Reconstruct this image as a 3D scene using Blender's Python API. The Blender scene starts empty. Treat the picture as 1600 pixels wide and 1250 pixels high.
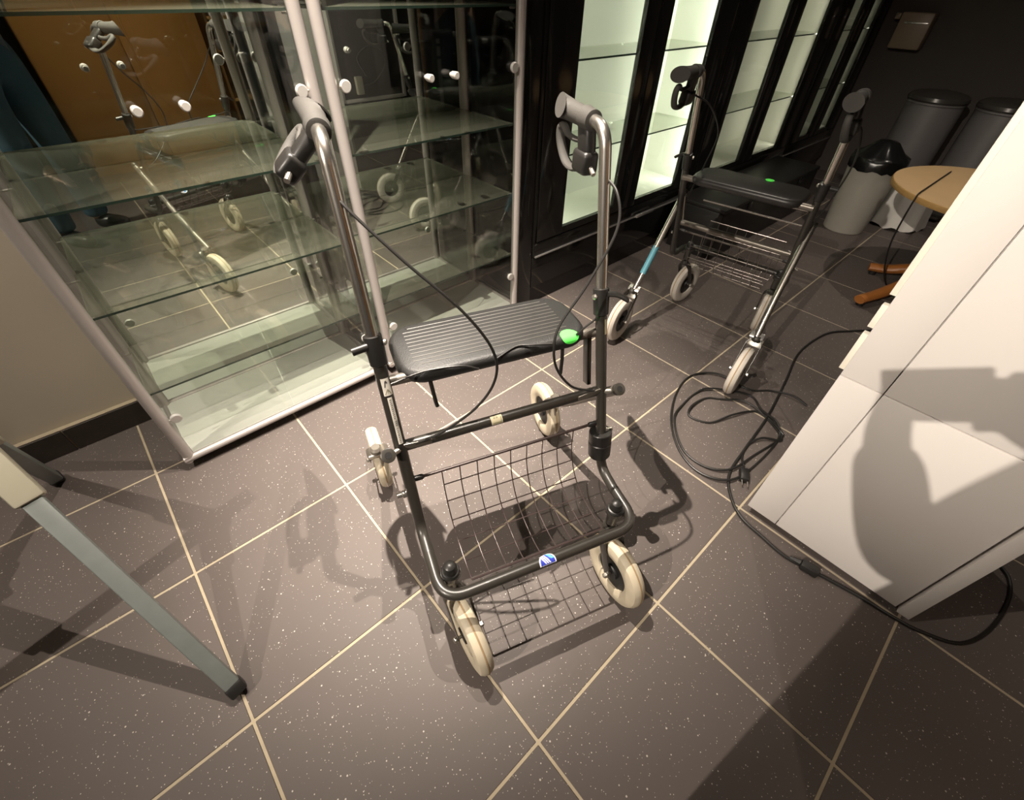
import bpy, bmesh, math, random
from mathutils import Vector, Matrix

random.seed(7)
S = bpy.context.scene
COL = S.collection
PI = math.pi

# ------------------------------------------------------------------ camera
cam_data = bpy.data.cameras.new('camera')
cam_data.sensor_width = 36.0
cam_data.lens = 15.4713
cam_data.clip_start = 0.01
cam = bpy.data.objects.new('camera', cam_data)
COL.objects.link(cam)
CAM = Vector((0.27389, -0.97316, 1.21013))
RIGHT = Vector((0.744679, -0.667113, 0.020335))
UP = Vector((0.453078, 0.527661, 0.718536))
BACK = Vector((-0.490075, -0.525865, 0.695192))
m = Matrix.Identity(4)
for i in range(3):
    m[i][0], m[i][1], m[i][2], m[i][3] = RIGHT[i], UP[i], BACK[i], CAM[i]
cam.matrix_world = m
S.camera = cam

# ------------------------------------------------------------------ world, exposure
w = bpy.data.worlds.new('world')
S.world = w
w.use_nodes = True
w.node_tree.nodes['Background'].inputs[0].default_value = (1.0, 0.86, 0.68, 1)
w.node_tree.nodes['Background'].inputs[1].default_value = 0.01
vs = S.view_settings
vs.view_transform = 'Standard'
vs.look = 'None'
vs.exposure = 0.0
vs.gamma = 1.0
vs.use_curve_mapping = False

# ceiling spotlights: (x, y), watts, aim point, cone degrees, lamp radius
CEIL = 2.60
SPOTS = [
    ((0.62, 0.10), 820, (1.00, 0.02, 0.0), 55, 0.007),
    ((0.94, -0.30), 280, (0.42, 0.05, 0.0), 46, 0.007),
    ((-2.10, -0.80), 500, (0.98, -0.88, 0.50), 54, 0.012),
    ((2.60, 0.05), 56, (2.2, -0.3, 0.3), 96, 0.012),
    ((-0.75, 0.05), 150, (-0.4, 0.75, 0.6), 84, 0.012),
    ((3.60, -0.80), 55, (3.7, -0.75, 0.3), 90, 0.012),
    ((0.75, -1.55), 60, (0.85, -2.3, 0.8), 80, 0.012),
    ((-0.90, 0.30), 290, (1.35, -1.15, 0.95), 31, 0.020),  # added fill lamp, softens the shadow on the white cabinet
]
WARM = (1.0, 0.89, 0.76)

# ------------------------------------------------------------------ materials
def mat(name, col, rough=0.5, metal=0.0, spec=0.5, noise=0.0, nscale=30.0, bump=0.0, bscale=200.0, coat=0.0):
    M = bpy.data.materials.new(name)
    M.use_nodes = True
    nt = M.node_tree
    b = nt.nodes['Principled BSDF']
    b.inputs['Roughness'].default_value = rough
    b.inputs['Metallic'].default_value = metal
    b.inputs['Specular IOR Level'].default_value = spec
    b.inputs['Coat Weight'].default_value = coat
    c4 = (*col, 1)
    b.inputs['Base Color'].default_value = c4
    geo = nt.nodes.new('ShaderNodeTexCoord')
    n = nt.nodes.new('ShaderNodeTexNoise')
    n.inputs['Scale'].default_value = nscale
    n.inputs['Detail'].default_value = 4
    nt.links.new(geo.outputs['Object'], n.inputs['Vector'])
    mx = nt.nodes.new('ShaderNodeMix')
    mx.data_type = 'RGBA'
    mx.inputs['A'].default_value = (*[max(0, x * (1 - noise)) for x in col], 1)
    mx.inputs['B'].default_value = (*[min(1, x * (1 + noise)) for x in col], 1)
    nt.links.new(n.outputs['Fac'], mx.inputs['Factor'])
    nt.links.new(mx.outputs['Result'], b.inputs['Base Color'])
    if bump > 0:
        n2 = nt.nodes.new('ShaderNodeTexNoise')
        n2.inputs['Scale'].default_value = bscale
        nt.links.new(geo.outputs['Object'], n2.inputs['Vector'])
        bp = nt.nodes.new('ShaderNodeBump')
        bp.inputs['Strength'].default_value = bump
        bp.inputs['Distance'].default_value = 0.002
        nt.links.new(n2.outputs['Fac'], bp.inputs['Height'])
        nt.links.new(bp.outputs['Normal'], b.inputs['Normal'])
    return M

def tile_mat():
    M = mat('floor_tile', (0.108, 0.089, 0.082), rough=0.58, spec=0.35, noise=0.10, nscale=3)
    nt = M.node_tree
    b = nt.nodes['Principled BSDF']
    base = b.inputs['Base Color'].links[0].from_socket
    g = nt.nodes.new('ShaderNodeNewGeometry')
    cur = base
    for sc, th in ((95, 0.105), (210, 0.13)):
        v = nt.nodes.new('ShaderNodeTexVoronoi')
        v.inputs['Scale'].default_value = sc
        nt.links.new(g.outputs['Position'], v.inputs['Vector'])
        # only some cells carry a speck
        sep = nt.nodes.new('ShaderNodeSeparateColor')
        nt.links.new(v.outputs['Color'], sep.inputs['Color'])
        gt = nt.nodes.new('ShaderNodeMath'); gt.operation = 'GREATER_THAN'
        gt.inputs[1].default_value = 0.62
        nt.links.new(sep.outputs['Red'], gt.inputs[0])
        thr = nt.nodes.new('ShaderNodeMath'); thr.operation = 'MULTIPLY'
        thr.inputs[1].default_value = th * 1.8
        nt.links.new(sep.outputs['Green'], thr.inputs[0])
        lt = nt.nodes.new('ShaderNodeMath'); lt.operation = 'LESS_THAN'
        nt.links.new(v.outputs['Distance'], lt.inputs[0])
        nt.links.new(thr.outputs[0], lt.inputs[1])
        mu = nt.nodes.new('ShaderNodeMath'); mu.operation = 'MULTIPLY'
        nt.links.new(gt.outputs[0], mu.inputs[0]); nt.links.new(lt.outputs[0], mu.inputs[1])
        mx = nt.nodes.new('ShaderNodeMix'); mx.data_type = 'RGBA'
        mx.inputs['B'].default_value = (0.50, 0.45, 0.41, 1)
        nt.links.new(mu.outputs[0], mx.inputs['Factor'])
        nt.links.new(cur, mx.inputs['A'])
        cur = mx.outputs['Result']
    nt.links.new(cur, b.inputs['Base Color'])
    return M

def glass_mat(name, tint, dust=0.0, ior=1.5):
    M = bpy.data.materials.new(name)
    M.use_nodes = True
    nt = M.node_tree
    nt.nodes.remove(nt.nodes['Principled BSDF'])
    out = nt.nodes['Material Output']
    tr = nt.nodes.new('ShaderNodeBsdfTransparent'); tr.inputs[0].default_value = (*tint, 1)
    gl = nt.nodes.new('ShaderNodeBsdfGlossy'); gl.inputs['Roughness'].default_value = 0.0
    fr = nt.nodes.new('ShaderNodeFresnel'); fr.inputs['IOR'].default_value = ior
    # thin sheet: the same reflectance on both sides of the pane
    g = nt.nodes.new('ShaderNodeNewGeometry')
    mr = nt.nodes.new('ShaderNodeMapRange')
    mr.inputs['To Min'].default_value = ior
    mr.inputs['To Max'].default_value = 1.0 / ior
    nt.links.new(g.outputs['Backfacing'], mr.inputs['Value'])
    nt.links.new(mr.outputs['Result'], fr.inputs['IOR'])
    mx = nt.nodes.new('ShaderNodeMixShader')
    nt.links.new(fr.outputs[0], mx.inputs[0])
    nt.links.new(tr.outputs[0], mx.inputs[1]); nt.links.new(gl.outputs[0], mx.inputs[2])
    if dust > 0:
        df = nt.nodes.new('ShaderNodeBsdfDiffuse'); df.inputs[0].default_value = (0.60, 0.62, 0.47, 1)
        m2 = nt.nodes.new('ShaderNodeMixShader'); m2.inputs[0].default_value = dust
        nt.links.new(mx.outputs[0], m2.inputs[1]); nt.links.new(df.outputs[0], m2.inputs[2])
        nt.links.new(m2.outputs[0], out.inputs[0])
    else:
        nt.links.new(mx.outputs[0], out.inputs[0])
    return M

def emit_mat(name, col, strength):
    M = bpy.data.materials.new(name)
    M.use_nodes = True
    b = M.node_tree.nodes['Principled BSDF']
    b.inputs['Base Color'].default_value = (*col, 1)
    b.inputs['Emission Color'].default_value = (*col, 1)
    b.inputs['Emission Strength'].default_value = strength
    return M

MT = dict(
    tile=tile_mat(),
    grout=mat('grout', (0.42, 0.35, 0.25), 0.9, noise=0.15, nscale=40),
    skirt=mat('baseboard_tile', (0.035, 0.027, 0.022), 0.35, noise=0.2),
    wall=mat('wall_beige', (0.50, 0.44, 0.35), 0.75, noise=0.04, nscale=8),
    wall_dark=mat('wall_dark', (0.075, 0.062, 0.055), 0.8, noise=0.08, nscale=6),
    wall_brown=mat('wall_brown', (0.06, 0.045, 0.035), 0.8, noise=0.08, nscale=6),
    ceiling=mat('ceiling_dark', (0.10, 0.09, 0.08), 0.9),
    alu=mat('silver_aluminium', (0.47, 0.43, 0.41), 0.42, metal=0.35, noise=0.03),
    disc=mat('satin_silver', (0.62, 0.60, 0.57), 0.38, metal=0.5),
    knobw=mat('pale_knob', (0.42, 0.40, 0.37), 0.35),
    white_base=mat('cabinet_base_white', (0.80, 0.80, 0.74), 0.5, noise=0.03),
    mirror=mat('mirror', (0.80, 0.84, 0.79), 0.0, metal=1.0),
    black_gloss=mat('black_gloss', (0.010, 0.009, 0.008), 0.12, noise=0.1),
    lit_white=mat('showcase_lining', (0.78, 0.79, 0.72), 0.7, noise=0.03, nscale=5),
    trim=mat('silver_trim', (0.75, 0.73, 0.70), 0.25, metal=0.8),
    frame=mat('charcoal_frame_paint', (0.030, 0.027, 0.023), 0.33, noise=0.12, coat=0.3),
    chrome=mat('chrome', (0.58, 0.545, 0.50), 0.27, metal=0.96, noise=0.08, nscale=60),
    steel=mat('zinc_steel', (0.52, 0.49, 0.44), 0.32, metal=0.9, noise=0.1),
    gmetal=mat('grey_metal', (0.20, 0.18, 0.155), 0.38, metal=0.6, noise=0.1),
    grip=mat('grey_rubber_grip', (0.038, 0.035, 0.031), 0.75, noise=0.1, bump=0.2, bscale=500),
    bplastic=mat('black_plastic', (0.016, 0.015, 0.014), 0.38, noise=0.1),
    hole=mat('dark_hole', (0.006, 0.005, 0.005), 0.9),
    seat=mat('black_seat_plastic', (0.012, 0.0118, 0.0115), 0.50, noise=0.15, bump=0.3, bscale=350),
    rib=mat('seat_rib', (0.075, 0.07, 0.062), 0.40, noise=0.15),
    pad=mat('smooth_seat', (0.020, 0.018, 0.017), 0.40, noise=0.12),
    tyre=mat('cream_tyre', (0.56, 0.49, 0.37), 0.55, noise=0.16, nscale=22, bump=0.2, bscale=120),
    tyre2=mat('grey_tyre', (0.60, 0.55, 0.49), 0.6, noise=0.14, nscale=22),
    wear=mat('tyre_wear', (0.36, 0.25, 0.14), 0.7, noise=0.3, nscale=30),
    hub=mat('black_hub', (0.012, 0.012, 0.012), 0.5),
    wire=mat('basket_wire', (0.060, 0.042, 0.040), 0.35, metal=0.3),
    wire2=mat('basket_wire_zinc', (0.20, 0.18, 0.16), 0.3, metal=0.8),
    cable=mat('black_cable', (0.014, 0.013, 0.012), 0.42),
    green=mat('green_sticker', (0.10, 0.92, 0.10), 0.6),
    sticker=mat('white_sticker', (0.75, 0.71, 0.63), 0.55, noise=0.05),
    ink=mat('ink', (0.03, 0.028, 0.04), 0.6),
    ink_grey=mat('grey_ink', (0.26, 0.25, 0.24), 0.6),
    yink=mat('olive_ink', (0.30, 0.28, 0.16), 0.6),
    cream_st=mat('cream_sticker', (0.56, 0.50, 0.34), 0.5, noise=0.1),
    blue=mat('badge_blue', (0.04, 0.06, 0.45), 0.3),
    sky=mat('badge_sky', (0.12, 0.50, 0.80), 0.3),
    white=mat('badge_white', (0.9, 0.88, 0.88), 0.3),
    teal=mat('teal_sticker', (0.09, 0.27, 0.34), 0.4),
    panel=mat('white_laminate', (0.74, 0.70, 0.67), 0.42, noise=0.02, nscale=6),
    lip=mat('cream_edge_strip', (0.80, 0.76, 0.66), 0.5),
    rack=mat('grey_lacquered_steel', (0.21, 0.23, 0.22), 0.42, metal=0.2, noise=0.12, nscale=30),
    creamp=mat('cream_plastic', (0.42, 0.39, 0.30), 0.5, noise=0.05),
    bin_w=mat('pale_bin', (0.40, 0.38, 0.33), 0.5, noise=0.05),
    bin_g=mat('grey_steel_bin', (0.17, 0.16, 0.16), 0.45, metal=0.25, noise=0.05),
    lid=mat('dark_lid', (0.05, 0.046, 0.042), 0.28, metal=0.2),
    bag=mat('black_bag', (0.008, 0.008, 0.008), 0.25),
    cloth=mat('white_cloth', (0.80, 0.77, 0.72), 0.9, noise=0.04),
    birch=mat('birch_top', (0.62, 0.42, 0.22), 0.4, noise=0.08, nscale=10),
    birch_e=mat('birch_edge', (0.42, 0.25, 0.09), 0.45, noise=0.15),
    owood=mat('orange_wood', (0.36, 0.13, 0.03), 0.4, noise=0.2, nscale=15),
    disp=mat('dispenser_beige', (0.30, 0.23, 0.16), 0.4),
    cupb=mat('brown_laminate', (0.33, 0.155, 0.035), 0.45, noise=0.1, nscale=5),
    red=mat('red_plastic', (0.5, 0.02, 0.02), 0.4),
    jeans=mat('blue_denim', (0.025, 0.065, 0.095), 0.9, noise=0.2, nscale=60),
    jacket=mat('dark_jacket', (0.03, 0.03, 0.035), 0.85, noise=0.15, nscale=40),
    skin=mat('skin', (0.52, 0.31, 0.22), 0.5, noise=0.05),
    hair=mat('brown_hair', (0.05, 0.03, 0.02), 0.7, noise=0.2, nscale=80),
    glass=glass_mat('clear_glass', (0.97, 0.98, 0.97)),
    shelf=glass_mat('green_shelf_glass', (0.925, 0.945, 0.91), dust=0.11),
    gedge=mat('glass_edge_green', (0.035, 0.060, 0.045), 0.2),
    led=emit_mat('led_tube', (0.86, 1.0, 0.74), 6.0),
    lamp=emit_mat('halogen_lens', (1.0, 0.85, 0.65), 40.0),
)

# ------------------------------------------------------------------ mesh helpers
class MB:
    def __init__(s):
        s.v, s.f, s.mi = [], [], []
    def add(s, vs_, fs_, mi=0):
        o = len(s.v)
        s.v += [tuple(v) for v in vs_]
        s.f += [tuple(i + o for i in f) for f in fs_]
        s.mi += [mi] * len(fs_)
        return s
    def box(s, c, d, bev=0.0, rot=None, seg=2, mi=0):
        bm = bmesh.new()
        bmesh.ops.create_cube(bm, size=1.0)
        bmesh.ops.scale(bm, vec=d, verts=bm.verts)
        if bev > 0:
            bmesh.ops.bevel(bm, geom=list(bm.edges), offset=min(bev, min(d) * 0.49), segments=seg, profile=0.5, affect='EDGES')
        if rot is not None:
            bmesh.ops.rotate(bm, cent=(0, 0, 0), matrix=rot, verts=bm.verts)
        bm.verts.index_update()
        s.add([v.co + Vector(c) for v in bm.verts], [[v.index for v in f.verts] for f in bm.faces], mi)
        bm.free()
        return s
    def tube(s, path, r, seg=12, closed=False, flat=None, cap=True, mi=0):
        P = [Vector(p) for p in path]
        n = len(P)
        R = r if isinstance(r, (list, tuple)) else [r] * n
        T = []
        for i in range(n):
            if closed:
                t = P[(i + 1) % n] - P[i - 1]
            else:
                t = P[min(i + 1, n - 1)] - P[max(i - 1, 0)]
            T.append(t.normalized() if t.length > 1e-9 else Vector((0, 0, 1)))
        a = Vector((0, 0, 1)) if abs(T[0].z) < 0.9 else Vector((1, 0, 0))
        if flat is not None:
            a = Vector(flat)
        N = (a - T[0] * a.dot(T[0])).normalized()
        vs_, fs_ = [], []
        for i in range(n):
            N = (N - T[i] * N.dot(T[i])).normalized()
            B = T[i].cross(N)
            rr = R[i]
            ra, rb = rr if isinstance(rr, (list, tuple)) else (rr, rr)
            for k in range(seg):
                an = 2 * PI * k / seg
                vs_.append(P[i] + N * math.cos(an) * ra + B * math.sin(an) * rb)
        m_ = n if closed else n - 1
        for i in range(m_):
            for k in range(seg):
                k2 = (k + 1) % seg
                j = (i + 1) % n
                fs_.append((i * seg + k, i * seg + k2, j * seg + k2, j * seg + k))
        if cap and not closed:
            fs_.append(tuple(reversed(range(seg))))
            fs_.append(tuple((n - 1) * seg + k for k in range(seg)))
        return s.add(vs_, fs_, mi)
    def cyl(s, a, b, r, seg=16, r2=None, mi=0):
        return s.tube([a, b], [r, r if r2 is None else r2], seg, mi=mi)
    def lathe(s, prof, c=(0, 0, 0), axis=(0, 0, 1), seg=32, closed=False, mi=0):
        ax = Vector(axis).normalized()
        u = Vector((1, 0, 0)) if abs(ax.x) < 0.9 else Vector((0, 1, 0))
        u = (u - ax * u.dot(ax)).normalized()
        v_ = ax.cross(u)
        vs_, fs_ = [], []
        n = len(prof)
        for (r, h) in prof:
            for k in range(seg):
                an = 2 * PI * k / seg
                vs_.append(Vector(c) + ax * h + (u * math.cos(an) + v_ * math.sin(an)) * max(r, 1e-5))
        m_ = n if closed else n - 1
        for i in range(m_):
            j = (i + 1) % n
            for k in range(seg):
                k2 = (k + 1) % seg
                fs_.append((i * seg + k, i * seg + k2, j * seg + k2, j * seg + k))
        if not closed:
            fs_.append(tuple(reversed(range(seg))))
            fs_.append(tuple((n - 1) * seg + k for k in range(seg)))
        return s.add(vs_, fs_, mi)
    def prism(s, pts, z0, z1, mi=0):
        n = len(pts)
        vs_ = [(x, y, z0) for x, y in pts] + [(x, y, z1) for x, y in pts]
        fs_ = [tuple(reversed(range(n))), tuple(range(n, 2 * n))]
        fs_ += [(i, (i + 1) % n, n + (i + 1) % n, n + i) for i in range(n)]
        return s.add(vs_, fs_, mi)
    def mesh(s, name, mats, smooth=True, angle=35):
        me = bpy.data.meshes.new(name)
        me.from_pydata(s.v, [], s.f)
        bm = bmesh.new(); bm.from_mesh(me)
        bmesh.ops.recalc_face_normals(bm, faces=bm.faces)
        bm.to_mesh(me); bm.free()
        if not isinstance(mats, (list, tuple)):
            mats = [mats]
        for m_ in mats:
            me.materials.append(MT[m_] if isinstance(m_, str) else m_)
        if len(mats) > 1:
            for p, k in zip(me.polygons, s.mi):
                p.material_index = k
        if smooth:
            for p in me.polygons:
                p.use_smooth = True
            me.set_sharp_from_angle(angle=math.radians(angle))
        me.update()
        return me
    def build(s, name, mats, parent=None, smooth=True, angle=35, loc=None):
        o = bpy.data.objects.new(name, s.mesh(name, mats, smooth, angle))
        COL.objects.link(o)
        if parent is not None:
            o.parent = parent
        if loc is not None:
            o.location = loc
        return o

def thing(name, label, cat, loc=(0, 0, 0), rz=0.0, group=None):
    o = bpy.data.objects.new(name, None)
    COL.objects.link(o)
    o.empty_display_size = 0.1
    o.location = loc
    o.rotation_euler = (0, 0, rz)
    tag(o, label, cat, group)
    return o

def tag(o, label=None, cat=None, group=None, kind=None):
    if label: o['label'] = label
    if cat: o['category'] = cat
    if group: o['group'] = group
    if kind: o['kind'] = kind
    return o

def struct(o):
    o['kind'] = 'structure'
    return o

def cr(pts, n=8, closed=False):
    """Catmull-Rom through points."""
    P = [Vector(p) for p in pts]
    out = []
    L = len(P)
    for i in range(L if closed else L - 1):
        p0 = P[i - 1] if (i > 0 or closed) else P[0] * 2 - P[1]
        p1 = P[i]
        p2 = P[(i + 1) % L]
        p3 = P[(i + 2) % L] if (i + 2 < L or closed) else P[-1] * 2 - P[-2]
        for k in range(n):
            t = k / n
            out.append(0.5 * ((2 * p1) + (p2 - p0) * t + (2 * p0 - 5 * p1 + 4 * p2 - p3) * t * t + (3 * p1 - p0 - 3 * p2 + p3) * t ** 3))
    if not closed:
        out.append(P[-1])
    return out

def fillet(pts, rad, n=8):
    """Polyline with rounded corners."""
    P = [Vector(p) for p in pts]
    out = [P[0]]
    for i in range(1, len(P) - 1):
        r = rad[i - 1] if isinstance(rad, (list, tuple)) else rad
        a = (P[i - 1] - P[i]); b = (P[i + 1] - P[i])
        la, lb = a.length, b.length
        a.normalize(); b.normalize()
        ang = a.angle(b)
        if ang > PI - 1e-3 or r <= 0:
            out.append(P[i]); continue
        d = min(r / math.tan(ang / 2), la * 0.49, lb * 0.49)
        A, B = P[i] + a * d, P[i] + b * d
        for k in range(n + 1):
            t = k / n
            out.append(A * (1 - t) ** 2 + P[i] * 2 * t * (1 - t) + B * t * t)
    out.append(P[-1])
    return out

def rrect(cx, cy, hx, hy, r, n=6):
    pts = []
    for sx, sy, a0 in ((1, 1, 0), (-1, 1, PI / 2), (-1, -1, PI), (1, -1, 3 * PI / 2)):
        for k in range(n + 1):
            a = a0 + PI / 2 * k / n
            pts.append((cx + sx * (hx - r) + r * math.cos(a), cy + sy * (hy - r) + r * math.sin(a)))
    return pts

# ------------------------------------------------------------------ room shell
X0, X1, Y0, Y1 = -2.80, 5.25, -2.80, 0.76
T = 0.45
fl = struct(MB().box(((X0 + X1) / 2, (Y0 + Y1) / 2, -0.0115), (X1 - X0 + 0.2, Y1 - Y0 + 0.2, 0.02)).build('floor', 'grout', smooth=False))
tile_me = MB().box((T / 2, T / 2, -0.004), (T - 0.0065, T - 0.0065, 0.008), bev=0.0012, seg=1).mesh('floor_tile', 'tile', smooth=False)
nx0, nx1 = math.floor(X0 / T), math.ceil(X1 / T)
ny0, ny1 = math.floor(Y0 / T), math.ceil(Y1 / T)
for i in range(nx0, nx1):
    for j in range(ny0, ny1):
        if (j + 1) * T > Y1 + 0.01 and j * T > Y1: continue
        o = bpy.data.objects.new('floor_tile', tile_me)
        COL.objects.link(o)
        o.parent = fl
        o.location = (i * T, j * T, random.uniform(-0.0003, 0.0003))
struct(MB().box(((X0 + X1) / 2, (Y0 + Y1) / 2, CEIL + 0.05), (X1 - X0, Y1 - Y0, 0.1)).build('ceiling', 'ceiling', smooth=False))
struct(MB().box(((X0 + X1) / 2, Y1 + 0.06, CEIL / 2), (X1 - X0 + 0.2, 0.12, CEIL)).build('wall_back', 'wall', smooth=False))
struct(MB().box((X1 + 0.06, (Y0 + Y1) / 2, CEIL / 2), (0.12, Y1 - Y0 + 0.2, CEIL)).build('wall_right', 'wall_dark', smooth=False))
struct(MB().box((X0 - 0.06, (Y0 + Y1) / 2, CEIL / 2), (0.12, Y1 - Y0 + 0.2, CEIL)).build('wall_left', 'wall_brown', smooth=False))
struct(MB().box(((X0 + X1) / 2, Y0 - 0.06, CEIL / 2), (X1 - X0 + 0.2, 0.12, CEIL)).build('wall_front', 'wall_brown', smooth=False))
# tiled baseboard along the beige wall
bb = struct(MB().box(((X0 + 0.12) / 2, Y1 - 0.010, 0.0465), (0.12 - X0, 0.018, 0.093)).build('baseboard_back', 'grout', smooth=False))
x = -0.172
skm = MB().box((0, 0, 0), (T - 0.005, 0.012, 0.092), bev=0.001, seg=1).mesh('baseboard_tile', 'skirt', smooth=False)
xx = x + 0.45 - T / 2
while xx > X0:
    o = bpy.data.objects.new('baseboard_tile', skm); COL.objects.link(o); o.parent = bb
    o.location = (xx, Y1 - 0.020, 0.046)
    xx -= T

# ------------------------------------------------------------------ ceiling spotlights
spot_labels = [
    'ceiling spotlight above the black rollator with the green dot',
    'ceiling spotlight between the rollator and the white cabinet',
    'ceiling spotlight on the far left aimed at the white cabinet',
    'ceiling spotlight above the second rollator',
    'ceiling spotlight above the steel trestle',
    'ceiling spotlight above the round birch table',
    'ceiling spotlight above the brown cupboard',
    'added fill spotlight by the beige wall turned towards the white cabinet',
]
for ((sx, sy), pw, aim, cone, rad), lab in zip(SPOTS, spot_labels):
    d = (Vector(aim) - Vector((sx, sy, CEIL - 0.07))).normalized()
    t = thing('ceiling_spotlight', lab, 'spotlight', (sx, sy, CEIL), group='halogen ceiling spotlights')
    MB().lathe([(0.0, 0), (0.05, 0), (0.05, -0.012), (0.012, -0.016), (0.012, -0.03)], seg=24).build('mounting_plate', 'alu', t)
    c = Vector((0, 0, -0.045))
    MB().lathe([(0.020, -0.035), (0.030, -0.025), (0.036, 0.035), (0.033, 0.035), (0.028, 0.0), (0.0, -0.005)], c=c, axis=d, seg=24).build('lamp_housing', 'alu', t)
    MB().lathe([(0.0, 0.024), (0.026, 0.024), (0.027, 0.027), (0.0, 0.029)], c=c, axis=d, seg=24).build('lamp_lens', 'lamp', t)
    ld = bpy.data.lights.new('halogen_lamp', 'SPOT')
    ld.energy = pw
    ld.color = WARM
    ld.spot_size = math.radians(cone)
    ld.spot_blend = 1.0
    ld.shadow_soft_size = rad
    lo = bpy.data.objects.new('halogen_lamp', ld)
    COL.objects.link(lo)
    lo.parent = t
    lo.location = c + d * 0.042
    lo.rotation_euler = d.to_track_quat('-Z', 'Y').to_euler()

# ------------------------------------------------------------------ glass display cabinets (silver frame, mirror back)
def glass_cabinet(x0, x1, label, y0=0.385, y1=0.735, H=1.98):
    W = x1 - x0
    D = y1 - y0
    t = thing('glass_display_cabinet', label, 'display cabinet', ((x0 + x1) / 2, y0, 0), group='silver framed glass cabinets')
    hw = W / 2
    pr = 0.0165
    zb = 0.032
    for sx in (-1, 1):
        # rounded aluminium posts
        for yy in (pr, D - pr):
            MB().tube([(sx * (hw - pr), yy, zb + 0.012), (sx * (hw - pr), yy, H)], [(pr, pr)] * 2, 20).build('post', 'alu', t)
    for z, nm in ((zb + 0.012, 'bottom_rail'), (H, 'top_rail')):
        MB().tube([(-hw, 0.011, z), (hw, 0.011, z)], 0.0125, 16).build(nm, 'alu', t)
        for sx in (-1, 1):
            MB().tube([(sx * (hw - 0.011), 0, z), (sx * (hw - 0.011), D, z)], 0.0125, 16).build(nm, 'alu', t)
        MB().tube([(-hw, D - 0.011, z), (hw, D - 0.011, z)], 0.0125, 16).build(nm, 'alu', t)
    MB().box((0, D / 2, zb + 0.010), (W - 0.03, D - 0.03, 0.016), bev=0.002).build('base_panel', 'white_base', t)
    MB().box((0, D / 2, H), (W - 0.03, D - 0.03, 0.016), bev=0.002).build('top_panel', 'alu', t)
    MB().box((0, D - 0.008, (zb + 0.02 + H) / 2), (W - 0.05, 0.006, H - zb - 0.03)).build('mirror_back', 'mirror', t, smooth=False)
    for sx in (-1, 1):
        MB().box((sx * (hw - 0.012), D / 2, (zb + 0.026 + H) / 2), (0.005, D - 2 * pr * 2, H - zb - 0.04)).build('side_pane', 'glass', t, smooth=False)
        # door leaf with clamp discs and knob
        dw = hw - 2 * pr - 0.004
        cx = sx * (0.0015 + dw / 2)
        door = MB().box((cx, 0.012, (zb + 0.032 + H - 0.012) / 2), (dw, 0.005, H - zb - 0.046)).build('glass_door', 'glass', t, smooth=False)
        for z in (0.214, 0.985, 1.75):
            px = sx * (hw - 2 * pr - 0.018)
            MB().cyl((px + sx * 0.018, 0.004, z), (px, 0.004, z), 0.004, 10).build('hinge_pin', 'steel', door)
            MB().lathe([(0.0, 0.002), (0.014, 0.002), (0.0155, -0.001), (0.0155, -0.007), (0.013, -0.009), (0.0, -0.009)], c=(px, 0.0085, z), axis=(0, 1, 0), seg=24).build('hinge_disc', 'disc', door)
        MB().lathe([(0.006, 0.0), (0.006, -0.008), (0.0095, -0.010), (0.0105, -0.030), (0.008, -0.033), (0.0, -0.033)], c=(sx * 0.046, 0.009, 0.985), axis=(0, 1, 0), seg=20).build('door_knob', 'knobw', door)
        for yy in (0.05, D - 0.05):
            MB().lathe([(0.0, -0.010), (0.016, -0.010), (0.016, 0.010), (0.0, 0.010)], c=(sx * (hw - 0.06), yy, 0.016), axis=(1, 0, 0), seg=20).build('castor', 'bplastic', t)
    for z in (0.305, 0.565, 0.812, 1.140, 1.56):
        b = MB()
        b.box((0, (D - 0.012 + 0.028) / 2, z), (W - 0.055, D - 0.045, 0.006))
        sh = b.build('glass_shelf', ['shelf', 'gedge', 'glass'], t, smooth=False)
        for p in sh.data.polygons:
            if abs(p.normal.z) < 0.5 and p.normal.y < -0.5:
                p.material_index = 1
            elif p.normal.z < -0.5:
                p.material_index = 2
        for sx in (-1, 1):
            for yy in (0.05, D - 0.05):
                MB().cyl((sx * (hw - 0.0145), yy, z - 0.006), (sx * (hw - 0.034), yy, z - 0.006), 0.0035, 10).build('shelf_pin', 'steel', sh)
    return t

cab_a = glass_cabinet(0.092, 0.832, 'silver framed glass display cabinet beside the beige wall')
cab_b = glass_cabinet(0.850, 1.563, 'silver framed glass display cabinet against the black showcases')

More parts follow.
